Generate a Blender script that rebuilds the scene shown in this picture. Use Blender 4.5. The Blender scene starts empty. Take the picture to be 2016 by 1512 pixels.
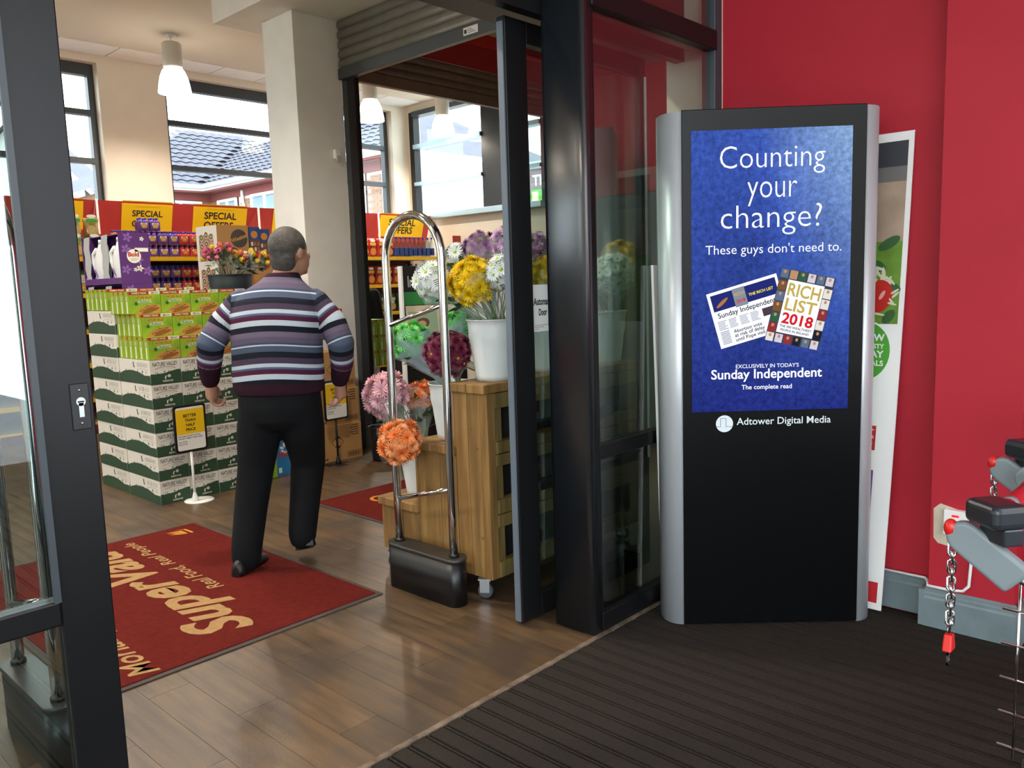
import bpy, bmesh, math, random
from mathutils import Vector, Matrix
from math import sin, cos, pi, radians
random.seed(7)
SC = bpy.context.scene
COL = SC.collection

# ------------------------------------------------------------------ camera
cam_data = bpy.data.cameras.new('camera')
cam = bpy.data.objects.new('camera', cam_data)
COL.objects.link(cam)
CAM_LOC = (-2.522, -1.948, 1.45)
YAW, PITCH, ROLL = 0.8171538, -0.125331, -0.0320391
_f = Vector((sin(YAW) * cos(PITCH), cos(YAW) * cos(PITCH), sin(PITCH)))
_s = Vector((cos(YAW), -sin(YAW), 0))
_u = _s.cross(_f)
_S = _s * cos(ROLL) + _u * sin(ROLL)
_U = -_s * sin(ROLL) + _u * cos(ROLL)
cam.matrix_world = Matrix(((_S.x, _U.x, -_f.x, CAM_LOC[0]), (_S.y, _U.y, -_f.y, CAM_LOC[1]),
                           (_S.z, _U.z, -_f.z, CAM_LOC[2]), (0, 0, 0, 1)))
cam_data.sensor_fit = 'HORIZONTAL'
cam_data.sensor_width = 36
cam_data.lens = 1603.07 / 2016 * 36
cam_data.clip_start = 0.05
cam_data.clip_end = 300
SC.camera = cam

# ------------------------------------------------------------------ overcast sky
world = bpy.data.worlds.new('overcast_sky')
SC.world = world
world.use_nodes = True
_bg = world.node_tree.nodes['Background']
_bg.inputs['Color'].default_value = (0.86, 0.94, 1.0, 1)
_bg.inputs['Strength'].default_value = 5.6

SC.view_settings.view_transform = 'Standard'
SC.view_settings.look = 'None'
SC.view_settings.gamma = 1
SC.view_settings.use_curve_mapping = False
SC.view_settings.exposure = 0.25
LAMP_W = 150.0
SC.cycles.use_denoising = True
SC.cycles.max_bounces = 7
SC.cycles.diffuse_bounces = 4
SC.cycles.glossy_bounces = 3
SC.cycles.transparent_max_bounces = 20
SC.cycles.caustics_reflective = False
SC.cycles.caustics_refractive = False
SC.cycles.use_adaptive_sampling = True
SC.cycles.adaptive_threshold = 0.025
SC.cycles.sample_clamp_indirect = 6

# ------------------------------------------------------------------ helpers
def lin(c):
    if isinstance(c, str):
        c = tuple(int(c[i:i + 2], 16) for i in (0, 2, 4))
    return tuple(((v / 255) / 12.92 if v <= 10 else (((v / 255) + .055) / 1.055) ** 2.4) for v in c[:3])

def mat(name, col, rough=.55, metal=0., noise=None, bump=None, emit=0, spec=.5, coat=0, alpha=1.0, sheen=0):
    """procedural principled material; noise=(scale, amount[, col2]), bump=(scale, strength)"""
    m = bpy.data.materials.new(name)
    m.use_nodes = True
    nt = m.node_tree
    b = nt.nodes['Principled BSDF']
    c = (*lin(col), 1)
    b.inputs['Base Color'].default_value = c
    b.inputs['Roughness'].default_value = rough
    b.inputs['Metallic'].default_value = metal
    b.inputs['Specular IOR Level'].default_value = spec
    b.inputs['Alpha'].default_value = alpha
    if coat: b.inputs['Coat Weight'].default_value = coat
    if sheen: b.inputs['Sheen Weight'].default_value = sheen
    if emit:
        b.inputs['Emission Color'].default_value = c
        b.inputs['Emission Strength'].default_value = emit
    tc = None
    if noise or bump:
        tc = nt.nodes.new('ShaderNodeTexCoord')
    if noise:
        n = nt.nodes.new('ShaderNodeTexNoise')
        n.inputs['Scale'].default_value = noise[0]
        n.inputs['Detail'].default_value = 5
        nt.links.new(tc.outputs['Object'], n.inputs['Vector'])
        r = nt.nodes.new('ShaderNodeMapRange')
        r.inputs['From Min'].default_value = .3
        r.inputs['From Max'].default_value = .7
        nt.links.new(n.outputs['Fac'], r.inputs['Value'])
        mx = nt.nodes.new('ShaderNodeMix')
        mx.data_type = 'RGBA'
        mx.inputs[6].default_value = c
        c2 = lin(noise[2]) if len(noise) > 2 else tuple(v * (1 - noise[1]) for v in c[:3])
        mx.inputs[7].default_value = (*c2, 1)
        nt.links.new(r.outputs['Result'], mx.inputs[0])
        nt.links.new(mx.outputs[2], b.inputs['Base Color'])
    if bump:
        n = nt.nodes.new('ShaderNodeTexNoise')
        n.inputs['Scale'].default_value = bump[0]
        n.inputs['Detail'].default_value = 4
        nt.links.new(tc.outputs['Object'], n.inputs['Vector'])
        bp = nt.nodes.new('ShaderNodeBump')
        bp.inputs['Strength'].default_value = bump[1]
        bp.inputs['Distance'].default_value = .01
        nt.links.new(n.outputs['Fac'], bp.inputs['Height'])
        nt.links.new(bp.outputs['Normal'], b.inputs['Normal'])
    return m

def glass_mat(name, tint, refl=1.0, ior=1.5):
    m = bpy.data.materials.new(name)
    m.use_nodes = True
    nt = m.node_tree
    nt.nodes.clear()
    out = nt.nodes.new('ShaderNodeOutputMaterial')
    tr = nt.nodes.new('ShaderNodeBsdfTransparent')
    tr.inputs['Color'].default_value = (*tint, 1)
    gl = nt.nodes.new('ShaderNodeBsdfGlossy')
    gl.inputs['Roughness'].default_value = .01
    lw = nt.nodes.new('ShaderNodeLayerWeight')          # 1 - |cos|, same from both sides of the pane
    lw.inputs['Blend'].default_value = .5
    pw_ = nt.nodes.new('ShaderNodeMath'); pw_.operation = 'POWER'; pw_.inputs[1].default_value = 5
    nt.links.new(lw.outputs['Facing'], pw_.inputs[0])
    mu = nt.nodes.new('ShaderNodeMath')
    mu.operation = 'MULTIPLY_ADD'
    f0 = ((ior - 1) / (ior + 1)) ** 2 * refl
    mu.inputs[1].default_value = 1 - f0
    mu.inputs[2].default_value = f0
    mx = nt.nodes.new('ShaderNodeMixShader')
    nt.links.new(pw_.outputs[0], mu.inputs[0])
    nt.links.new(mu.outputs[0], mx.inputs[0])
    nt.links.new(tr.outputs[0], mx.inputs[1])
    nt.links.new(gl.outputs[0], mx.inputs[2])
    nt.links.new(mx.outputs[0], out.inputs['Surface'])
    return m

def film_mat(name, col, fac):
    """thin plastic film: part clear, part milky, with a shine"""
    m = bpy.data.materials.new(name)
    m.use_nodes = True
    nt = m.node_tree
    nt.nodes.clear()
    out = nt.nodes.new('ShaderNodeOutputMaterial')
    tr = nt.nodes.new('ShaderNodeBsdfTransparent')
    pr = nt.nodes.new('ShaderNodeBsdfPrincipled')
    pr.inputs['Base Color'].default_value = (*lin(col), 1)
    pr.inputs['Roughness'].default_value = .12
    tc = nt.nodes.new('ShaderNodeTexCoord')
    n = nt.nodes.new('ShaderNodeTexNoise')
    n.inputs['Scale'].default_value = 14
    n.inputs['Detail'].default_value = 2
    nt.links.new(tc.outputs['Object'], n.inputs['Vector'])
    bp = nt.nodes.new('ShaderNodeBump')
    bp.inputs['Strength'].default_value = .9
    bp.inputs['Distance'].default_value = .03
    nt.links.new(n.outputs['Fac'], bp.inputs['Height'])
    nt.links.new(bp.outputs['Normal'], pr.inputs['Normal'])
    mx = nt.nodes.new('ShaderNodeMixShader')
    mx.inputs[0].default_value = fac
    nt.links.new(tr.outputs[0], mx.inputs[1])
    nt.links.new(pr.outputs[0], mx.inputs[2])
    nt.links.new(mx.outputs[0], out.inputs['Surface'])
    return m

def children(o):
    return [c for c in KIDS.get(o.name, [])]
KIDS = {}

def tag(o, label=None, cat=None, group=None, kind=None):
    if label: o['label'] = label
    if cat: o['category'] = cat
    if group: o['group'] = group
    if kind: o['kind'] = kind
    return o

def link(o, parent=None):
    COL.objects.link(o)
    if parent is not None:
        o.parent = parent
        KIDS.setdefault(parent.name, []).append(o)
    return o

def empty(name, loc=(0, 0, 0), rz=0., label=None, cat=None, group=None, kind=None, parent=None):
    o = bpy.data.objects.new(name, None)
    o.empty_display_size = .05
    o.location = loc
    o.rotation_euler = (0, 0, rz)
    link(o, parent)
    return tag(o, label, cat, group, kind)

def copy_tree(o, parent=None, loc=None, rz=None, label=None, group=None):
    c = o.copy()
    link(c, parent)
    if loc is not None: c.location = loc
    if rz is not None: c.rotation_euler = (0, 0, rz)
    for ch in children(o):
        copy_tree(ch, c)
    if label: c['label'] = label
    if group: c['group'] = group
    return c

_TXT = {}
def text_geo(s, bold=0.0, shear=0.0, space=1.0):
    key = (s, bold, shear, space)
    if key not in _TXT:
        cu = bpy.data.curves.new('t', 'FONT')
        cu.body = s
        cu.size = 1
        cu.offset = bold
        cu.shear = shear
        cu.space_character = space
        cu.resolution_u = 3
        ob = bpy.data.objects.new('t', cu)
        COL.objects.link(ob)
        dg = bpy.context.evaluated_depsgraph_get()
        me = bpy.data.meshes.new_from_object(ob.evaluated_get(dg))
        vs = [tuple(v.co[:2]) for v in me.vertices]
        fs = [tuple(p.vertices) for p in me.polygons]
        bpy.data.objects.remove(ob)
        bpy.data.curves.remove(cu)
        bpy.data.meshes.remove(me)
        x0 = min(v[0] for v in vs); x1 = max(v[0] for v in vs)
        y0 = min(v[1] for v in vs); y1 = max(v[1] for v in vs)
        _TXT[key] = (vs, fs, x0, x1, y0, y1)
    return _TXT[key]

I4 = Matrix.Identity(4)
def T(x, y, z): return Matrix.Translation((x, y, z))
def RX(a): return Matrix.Rotation(a, 4, 'X')
def RY(a): return Matrix.Rotation(a, 4, 'Y')
def RZ(a): return Matrix.Rotation(a, 4, 'Z')
def frame(o, ux, uy):
    """matrix placing a flat (x,y) drawing at o with axes ux, uy"""
    ux = Vector(ux).normalized(); uy = Vector(uy).normalized(); uz = ux.cross(uy)
    return Matrix(((ux.x, uy.x, uz.x, o[0]), (ux.y, uy.y, uz.y, o[1]), (ux.z, uy.z, uz.z, o[2]), (0, 0, 0, 1)))
def facing_front(x, y, z): return frame((x, y, z), (1, 0, 0), (0, 0, 1))     # seen from -y
def facing_left(x, y, z): return frame((x, y, z), (0, -1, 0), (0, 0, 1))     # seen from -x

class MB:
    def __init__(s):
        s.v = []; s.f = []; s.m = []; s.s = []; s.mats = []
    def mi(s, m):
        if m not in s.mats: s.mats.append(m)
        return s.mats.index(m)
    def add(s, vs, fs, m, smooth=False, M=None):
        o = len(s.v); k = s.mi(m)
        for v in vs:
            s.v.append(tuple(M @ Vector(v)) if M is not None else tuple(v))
        for f in fs:
            s.f.append(tuple(i + o for i in f)); s.m.append(k); s.s.append(smooth)
        return s
    def box(s, x0, x1, y0, y1, z0, z1, m, M=None):
        vs = [(x, y, z) for z in (z0, z1) for y in (y0, y1) for x in (x0, x1)]
        fs = [(0, 2, 3, 1), (4, 5, 7, 6), (0, 1, 5, 4), (2, 6, 7, 3), (0, 4, 6, 2), (1, 3, 7, 5)]
        return s.add(vs, fs, m, False, M)
    def prism(s, pts, d0, d1, m, M=None, smooth=False):
        """polygon in local xy extruded along local z"""
        n = len(pts)
        vs = [(p[0], p[1], d0) for p in pts] + [(p[0], p[1], d1) for p in pts]
        fs = [tuple(range(n))[::-1], tuple(range(n, 2 * n))]
        s.add(vs, fs, m, False, M)
        return s.add(vs, [(i, (i + 1) % n, n + (i + 1) % n, n + i) for i in range(n)], m, smooth, M)
    def flat(s, pts, m, M=None, z=0.0):
        return s.add([(p[0], p[1], z) for p in pts], [tuple(range(len(pts)))], m, False, M)
    def rect(s, x0, x1, y0, y1, m, M=None, z=0.0):
        return s.flat([(x0, y0), (x1, y0), (x1, y1), (x0, y1)], m, M, z)
    def disc(s, cx, cy, rx, ry, m, M=None, z=0.0, n=20, rot=0):
        return s.flat([(cx + rx * cos(2 * pi * i / n) * cos(rot) - ry * sin(2 * pi * i / n) * sin(rot),
                        cy + rx * cos(2 * pi * i / n) * sin(rot) + ry * sin(2 * pi * i / n) * cos(rot)) for i in range(n)], m, M, z)
    def loft(s, rings, m, cap=True, smooth=True, closed=True, M=None):
        n = len(rings[0]); vs = [p for r in rings for p in r]; fs = []
        for j in range(len(rings) - 1):
            for i in range(n if closed else n - 1):
                a = j * n + i; b = j * n + (i + 1) % n
                fs.append((a, b, b + n, a + n))
        s.add(vs, fs, m, smooth, M)
        if cap:
            s.add(rings[0], [tuple(range(n))[::-1]], m, False, M)
            s.add(rings[-1], [tuple(range(n))], m, False, M)
        return s
    def lathe(s, prof, m, n=20, M=None, cap=True, smooth=True):
        rings = [[(r * cos(2 * pi * i / n), r * sin(2 * pi * i / n), z) for i in range(n)] for r, z in prof]
        return s.loft(rings, m, cap, smooth, True, M)
    def tube(s, path, r, m, n=10, cap=True, closed=False, M=None, smooth=True):
        path = [Vector(p) for p in path]
        rr = r if isinstance(r, (list, tuple)) else [r] * len(path)
        rings = []; up = None
        k = len(path)
        for i, p in enumerate(path):
            if closed: t = (path[(i + 1) % k] - path[i - 1]).normalized()
            elif i == 0: t = (path[1] - p).normalized()
            elif i == k - 1: t = (p - path[-2]).normalized()
            else: t = ((path[i + 1] - p).normalized() + (p - path[i - 1]).normalized()).normalized()
            if up is None:
                up = Vector((0, 0, 1)) if abs(t.z) < .9 else Vector((1, 0, 0))
            a = t.cross(up).normalized(); up = a.cross(t).normalized()
            rings.append([p + (a * cos(2 * pi * j / n) + up * sin(2 * pi * j / n)) * rr[i] for j in range(n)])
        if closed: rings.append(rings[0])
        return s.loft(rings, m, cap and not closed, smooth, True, M)
    def sphere(s, c, r, m, n=14, k=8, M=None, sc=(1, 1, 1)):
        rings = [[(c[0] + sc[0] * r * sin(t) * cos(2 * pi * i / n), c[1] + sc[1] * r * sin(t) * sin(2 * pi * i / n), c[2] - sc[2] * r * cos(t))
                  for i in range(n)] for t in [pi * (j + .02) / (k + .04) for j in range(k + 1)]]
        return s.loft(rings, m, True, True, True, M)
    def text(s, t, m, M, w=None, h=None, bold=0., shear=0., align='C', x=0., y=0., z=0.0006, space=1.0):
        """lettering: w = width, h = height in metres; (x,y) = anchor on baseline"""
        vs, fs, x0, x1, y0, y1 = text_geo(t, bold, shear, space)
        sx = w / (x1 - x0) if w else None
        sy = h / (y1 - y0) if h else None
        sx = sx or sy; sy = sy or sx
        W_ = (x1 - x0) * sx
        ox = {'C': x - W_ / 2, 'L': x, 'R': x - W_}[align]
        return s.add([(ox + (v[0] - x0) * sx, y + v[1] * sy, z) for v in vs], fs, m, False, M)
    def mesh(s, name, fix=True):
        me = bpy.data.meshes.new(name)
        me.from_pydata(s.v, [], s.f)
        for m in s.mats: me.materials.append(m)
        me.polygons.foreach_set('material_index', s.m)
        me.polygons.foreach_set('use_smooth', s.s)
        if fix:
            bm = bmesh.new(); bm.from_mesh(me)
            bmesh.ops.remove_doubles(bm, verts=bm.verts, dist=1e-6)
            bmesh.ops.recalc_face_normals(bm, faces=bm.faces)
            bm.to_mesh(me); bm.free()
        me.update()
        return me
    def build(s, name, parent=None, loc=(0, 0, 0), rz=0., label=None, cat=None, group=None, kind=None, bevel=0., seg=2, fix=True):
        o = bpy.data.objects.new(name, s.mesh(name, fix))
        o.location = loc
        o.rotation_euler = (0, 0, rz)
        link(o, parent)
        if bevel:
            b = o.modifiers.new('bevel', 'BEVEL')
            b.width = bevel; b.segments = seg; b.limit_method = 'ANGLE'; b.angle_limit = radians(40)
        return tag(o, label, cat, group, kind)

def inst(o, parent, loc, rot=(0, 0, 0), scale=(1, 1, 1)):
    """another object that shares the mesh of o"""
    c = o.copy() if isinstance(o, bpy.types.Object) else bpy.data.objects.new(o.name, o)
    c.location = loc; c.rotation_euler = rot; c.scale = scale
    return link(c, parent)

ORD = ['first', 'second', 'third', 'fourth', 'fifth', 'sixth', 'seventh', 'eighth', 'ninth', 'tenth', 'eleventh', 'twelfth',
       'thirteenth', 'fourteenth', 'fifteenth', 'sixteenth']

def fuse(name, mb, voxel, parent=None, smooth=6, loc=(0, 0, 0), rz=0.):
    """one continuous surface from overlapping lofts"""
    me = mb.mesh(name + '_src')
    o = bpy.data.objects.new(name, me)
    COL.objects.link(o)
    r = o.modifiers.new('r', 'REMESH'); r.mode = 'VOXEL'; r.voxel_size = voxel; r.use_smooth_shade = True
    sm = o.modifiers.new('s', 'SMOOTH'); sm.factor = .5; sm.iterations = smooth
    dg = bpy.context.evaluated_depsgraph_get()
    nm = bpy.data.meshes.new_from_object(o.evaluated_get(dg))
    bpy.data.objects.remove(o); bpy.data.meshes.remove(me)
    nm.name = name
    nm.materials.clear()
    for m in mb.mats: nm.materials.append(m)
    for p in nm.polygons: p.use_smooth = True; p.material_index = 0
    o = bpy.data.objects.new(name, nm)
    o.location = loc; o.rotation_euler = (0, 0, rz)
    link(o, parent)
    return o
# ------------------------------------------------------------------ materials
def wood_floor_mat(name, planks_in_shader):
    m = bpy.data.materials.new(name); m.use_nodes = True
    nt = m.node_tree; b = nt.nodes['Principled BSDF']; L = nt.links.new
    geo = nt.nodes.new('ShaderNodeNewGeometry')
    mp = nt.nodes.new('ShaderNodeMapping'); mp.inputs['Scale'].default_value = (26, 2.2, 1)
    L(geo.outputs['Position'], mp.inputs['Vector'])
    oi = nt.nodes.new('ShaderNodeObjectInfo')
    addv = nt.nodes.new('ShaderNodeVectorMath'); addv.operation = 'ADD'
    L(mp.outputs[0], addv.inputs[0]); L(oi.outputs['Location'], addv.inputs[1])
    g = nt.nodes.new('ShaderNodeTexNoise'); g.inputs['Scale'].default_value = 1; g.inputs['Detail'].default_value = 6
    L(addv.outputs[0], g.inputs['Vector'])
    r1 = nt.nodes.new('ShaderNodeValToRGB')
    r1.color_ramp.elements[0].position = .3; r1.color_ramp.elements[0].color = (*lin('453628'), 1)
    r1.color_ramp.elements[1].position = .72; r1.color_ramp.elements[1].color = (*lin('6c543a'), 1)
    L(g.outputs['Fac'], r1.inputs[0])
    # tone of each plank
    hsv = nt.nodes.new('ShaderNodeHueSaturation')
    mr = nt.nodes.new('ShaderNodeMapRange'); mr.inputs['To Min'].default_value = .82; mr.inputs['To Max'].default_value = 1.12
    L(oi.outputs['Random'], mr.inputs['Value']); L(mr.outputs[0], hsv.inputs['Value'])
    L(r1.outputs[0], hsv.inputs['Color'])
    # scuffs and stains
    st = nt.nodes.new('ShaderNodeTexNoise'); st.inputs['Scale'].default_value = 2.6; st.inputs['Detail'].default_value = 5
    L(geo.outputs['Position'], st.inputs['Vector'])
    sr = nt.nodes.new('ShaderNodeMapRange'); sr.inputs['From Min'].default_value = .47; sr.inputs['From Max'].default_value = .68; sr.inputs['To Max'].default_value = .7
    L(st.outputs['Fac'], sr.inputs['Value'])
    mx = nt.nodes.new('ShaderNodeMix'); mx.data_type = 'RGBA'
    mx.inputs[7].default_value = (*lin('322d29'), 1)
    L(sr.outputs[0], mx.inputs[0]); L(hsv.outputs[0], mx.inputs[6])
    col = mx.outputs[2]
    if planks_in_shader:
        br = nt.nodes.new('ShaderNodeTexBrick')
        br.inputs['Scale'].default_value = 1; br.inputs['Mortar Size'].default_value = .002
        br.inputs['Brick Width'].default_value = .93; br.inputs['Row Height'].default_value = .155
        rm = nt.nodes.new('ShaderNodeMapping'); rm.inputs['Rotation'].default_value = (0, 0, pi / 2)
        L(geo.outputs['Position'], rm.inputs['Vector']); L(rm.outputs[0], br.inputs['Vector'])
        br.inputs['Color1'].default_value = (1, 1, 1, 1); br.inputs['Color2'].default_value = (.8, .8, .8, 1); br.inputs['Mortar'].default_value = (.2, .2, .2, 1)
        mm = nt.nodes.new('ShaderNodeMix'); mm.data_type = 'RGBA'; mm.blend_type = 'MULTIPLY'; mm.inputs[0].default_value = 1
        L(col, mm.inputs[6]); L(br.outputs['Color'], mm.inputs[7]); col = mm.outputs[2]
    L(col, b.inputs['Base Color'])
    rr = nt.nodes.new('ShaderNodeMapRange'); rr.inputs['To Min'].default_value = .28; rr.inputs['To Max'].default_value = .5
    L(st.outputs['Fac'], rr.inputs['Value']); L(rr.outputs[0], b.inputs['Roughness'])
    fb = nt.nodes.new('ShaderNodeTexNoise'); fb.inputs['Scale'].default_value = 90
    L(geo.outputs['Position'], fb.inputs['Vector'])
    bp = nt.nodes.new('ShaderNodeBump'); bp.inputs['Strength'].default_value = .12; bp.inputs['Distance'].default_value = .004
    L(fb.outputs['Fac'], bp.inputs['Height']); L(bp.outputs['Normal'], b.inputs['Normal'])
    return m

m_plank = wood_floor_mat('wood_plank', False)
m_plank_far = wood_floor_mat('wood_plank_far', True)
m_seam = mat('floor_seam', '2a221b', .8)
m_matting = mat('entrance_matting', '332e2a', .95, noise=(160, .4), bump=(260, .45), spec=.1)
m_matgap = mat('matting_gap', '0c0b0a', .95, spec=.1)
m_redwall = mat('red_paint', 'b42a38', .5, noise=(3, .08), bump=(60, .05), spec=.2)
m_redint = mat('red_soffit_paint', 'a81f22', .6)
m_redint2 = mat('red_band_paint', 'c8281f', .6)
m_skirt = mat('grey_skirting', '76868c', .45, noise=(12, .18), bump=(40, .08))
m_cream = mat('cream_paint', 'e9dfcc', .7, noise=(4, .05))
m_white_paint = mat('white_paint', 'f3f0ea', .6, noise=(5, .06))
m_ceil = mat('ceiling_paint', 'd9cfbf', .85, noise=(1.5, .06))
m_frame = mat('dark_anodised', '131416', .36, spec=.3, noise=(8, .15))
m_frame_s = mat('satin_frame', '171b20', .27, spec=1.0)
m_edge = mat('brush_seal', '5c6670', .5)
m_winframe = mat('window_frame_grey', '3a4248', .4)
m_sill = mat('sill_aluminium', '9fb4bd', .35, metal=.4)
m_glass = glass_mat('door_glass', (.84, .92, .90), 4.2)
m_glass_win = glass_mat('window_glass', (.93, .97, .97), .6)
m_slat = mat('shutter_slat', '8b867c', .4, metal=.2, noise=(9, .2))
m_slat_b = mat('shutter_slat_brown', '80685a', .45, metal=.15, noise=(9, .2))
m_dkgrey = mat('dark_grey_metal', '4a4d50', .4, metal=.4)
m_black = mat('black_plastic', '0e0f11', .38)
m_gloss_black = mat('gloss_black', '08090b', .25, spec=.22)
m_chrome = mat('chrome', 'd6d6d6', .08, metal=1)
m_steel = mat('steel', 'a9adb0', .3, metal=1)
m_alu = mat('brushed_aluminium', 'c9cdd2', .32, metal=.85)
m_white = mat('white_card', 'f2f1ee', .5)
m_paper = mat('white_paper', 'f5f5f2', .6)
m_ink = mat('black_ink', '15151a', .6)
m_yel = mat('yellow_card', 'f2c50c', .5)
m_red = mat('red_card', 'c0272b', .45)
m_lav = mat('lilac_wall_paint', '9a97a3', .3)
m_brickred = mat('soffit_board', '8e4a44', .7)
m_brick = mat('house_brick', 'a97d63', .9, noise=(20, .3))
m_mortar = mat('mortar', 'cfc4b4', .95)
m_tile = mat('roof_tile', '5b5a66', .8, noise=(3, .25))
m_pvc = mat('white_pvc', 'f4f5f6', .4)
m_grass = mat('tarmac', '77797b', .9)

# ------------------------------------------------------------------ the setting: floors
fl = MB().box(-7, 6.1, 0, 8.2, -.12, -.006, m_seam).build('floor', kind='structure')
far = MB()
PX0, PX1, PY1 = -2.66, 1.525, 4.65
far.box(-7, PX0, 0.0, 8.2, -.006, 0, m_plank_far)
far.box(PX1, 6.1, 0.0, 8.2, -.006, 0, m_plank_far)
far.box(PX0, PX1, PY1, 8.2, -.006, 0, m_plank_far)
far.build('floor_area', fl)
pw, pl_ = .155, .93
nx = int(round((PX1 - PX0) / pw))
for i in range(nx):
    x0 = PX0 + i * pw
    off = [(.66, ), (.36,), (.0,), (.57,), (.2,), (.8,)][i % 6][0] - .93
    y = off
    while y < PY1:
        a, b = max(y, .002), min(y + pl_, PY1)
        if b - a > .03:
            MB().box(.0007, pw - .0007, 0, b - a - .0014, -.006, 0, m_plank).build('plank', fl, (x0, a, 0))
        y += pl_

mt = MB().box(-5, 1.4, -5.5, -.022, -.12, -.012, m_matgap).build('floor_outside', kind='structure')
strip = MB()
strip.box(0, .054, -4.2, 0, -.013, 0, m_matting)
strip.box(.062, .070, -4.2, 0, -.013, -.0015, m_matting)
sme = strip.mesh('mat_strip')
k = 0
x = -3.18
while x < .98:
    inst(sme, mt, (x, -.024 - .004 * random.random(), 0)); x += .078
tr = MB().box(-3.2, 1.05, -.022, .001, -.02, .002, mat('threshold_edge', '7d6b5a', .8, noise=(18, .7), bump=(60, .6)))
tr.build('trim_1', kind='structure')

# ------------------------------------------------------------------ outside red wall
rw = MB()
rw.box(1.056, 1.35, -5.5, 0.0, -.05, 4.2, m_redwall)
rw.build('wall_right', kind='structure')
pil = MB().box(.95, 1.056, -1.29, -.985, -.01, 4.2, m_redwall).build('wall_right_pilaster', kind='structure')
pt = MB()
pt.flat([(-.052, .37), (-.035, .35), (.0, .345), (.02, .36), (.03, .50), (-.03, .515), (-.055, .49)], mat('bare_plaster', 'd2c7b2', .9, noise=(30, .2)), frame((.9494, -1.02 - .03, 0), (0, -1, 0), (0, 0, 1)))
pt.build('bare_plaster_patch', pil)
for nm, x, y0, y1, bx in (('baseboard_right', 1.056, -.985, 0, 0), ('baseboard_pilaster', .95, -1.30, -.975, 1), ('baseboard_recess', 1.056, -5.5, -1.30, 0)):
    b = MB()
    prof = [(0, 0), (-.022, 0), (-.022, .118), (-.017, .126), (-.017, .137), (-.012, .143), (-.012, .152), (-.005, .158), (0, .158)]
    b.prism([(-p[1], p[0]) for p in prof] if 0 else prof, 0, y1 - y0, m_skirt, frame((x, y1, 0), (1, 0, 0), (0, 0, 1)))
    if bx: b.box(x - .02, 1.05, y0 - .02, y0, 0, .15, m_skirt); b.box(x - .02, 1.05, y1, y1 + .02, 0, .15, m_skirt)
    b.build(nm, kind='structure')
# unseen roof added to limit sky light from above; behind the camera stays open
pr = MB().box(-6.5, 1.35, -6, -.0, 4.2, 4.4, m_ceil).build('ceiling_sky_block', kind='structure')

# ------------------------------------------------------------------ shop front (y = 0)
w1 = empty('window_1', (0, 0, 0), kind='structure')
jp = [(.055, 0), (.004, 0), (0, .004), (0, .03)]
for i in range(13):
    t = -1 + 2 * i / 12; jp.append((-.005 * (1 - t * t), .1175 + .0875 * t))
jp += [(.055, .205)]
MB().prism(jp, 0, 3.3, m_frame_s, None, True).build('jamb_post', w1)
MB().box(.055, .075, .01, .05, 0, 3.3, m_frame).build('glazing_bead', w1)
MB().box(.985, 1.05, .0, .07, 0, 3.3, m_winframe).build('right_jamb', w1, bevel=.004)
MB().box(.055, 1.0, -.004, .09, 2.472, 2.56, m_frame).build('transom', w1, bevel=.004)
MB().box(.055, 1.0, 0.0, .06, .725, .784, m_frame).build('middle_rail', w1, bevel=.004)
MB().box(.055, 1.0, -.004, .06, 0.0, .082, m_frame).build('bottom_rail', w1, bevel=.004)
for a, b in ((.082, .725), (.784, 2.472), (2.56, 3.3)):
    MB().box(.07, .99, .022, .028, a, b, m_glass).build('pane', w1)
# header over the sliding doors
hd = MB().box(-3.6, 1.05, .25, .46, 2.5, 3.0, m_dkgrey); hd.box(-3.6, 1.05, .2, .249, 2.47, 3.0, m_frame)
hd.build('door_header', kind='structure')
wf = MB()
wf.box(-7, 0, 0, .3, 3.0, 4.2, m_cream); wf.box(0, 1.35, 0, .3, 3.3, 4.2, m_cream)
wf.box(1.05, 6.1, 0, .3, 0, 4.2, m_cream); wf.box(-7, -3.6, 0, .3, 0, 3.0, m_cream)
wf.build('wall_front', kind='structure')

def door_leaf(name, x0, x1, stile0, stile1, mid, lead_left):
    d = empty(name, (0, 0, 0), kind='structure')
    Y0, Y1 = .292, .337
    MB().box(x0, x0 + stile0, Y0, Y1, .012, 2.47, m_frame).build('stile', d, bevel=.004)
    MB().box(x1 - stile1, x1, Y0, Y1, .012, 2.47, m_frame).build('stile', d, bevel=.004)
    xa, xb = x0 + stile0, x1 - stile1
    MB().box(xa, xb, Y0, Y1, 2.385, 2.47, m_frame).build('top_rail', d, bevel=.004)
    MB().box(xa, xb, Y0, Y1, .012, .11, m_frame).build('bottom_rail', d, bevel=.004)
    MB().box(xa, xb, Y0 - .006, Y1 + .006, mid[0], mid[1], m_frame).build('middle_rail', d, bevel=.006)
    for a, b in ((.11, mid[0]), (mid[1], 2.385)):
        MB().box(xa, xb, .311, .317, a, b, m_glass).build('pane', d)
    return d
d1 = door_leaf('door_1', -2.86, -1.732, .11, .128, (.605, .672), False)
MB().box(-1.876, -1.86, .28, .292, .67, 2.385, m_winframe).build('glazing_bead', d1)
lk = MB().box(-1.789, -1.743, .288, .2925, 1.105, 1.225, m_black).build('lock_plate', d1, bevel=.002)
lc = MB()
lc.prism([(.0115 * cos(t), .0115 * sin(t)) for t in [pi * 2 * i / 16 for i in range(16)]], 0, .003, m_steel, frame((-1.766, .288, 1.178), (1, 0, 0), (0, 0, 1)))
lc.box(-1.772, -1.760, .285, .288, 1.138, 1.175, m_steel)
lc.box(-1.774, -1.758, .2846, .285, 1.176, 1.180, m_ink)
lc.build('lock_cylinder', lk)
for z in (1.208, 1.122):
    MB().sphere((-1.766, .288, z), .004, m_chrome, 8, 4).build('screw', lk)
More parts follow.
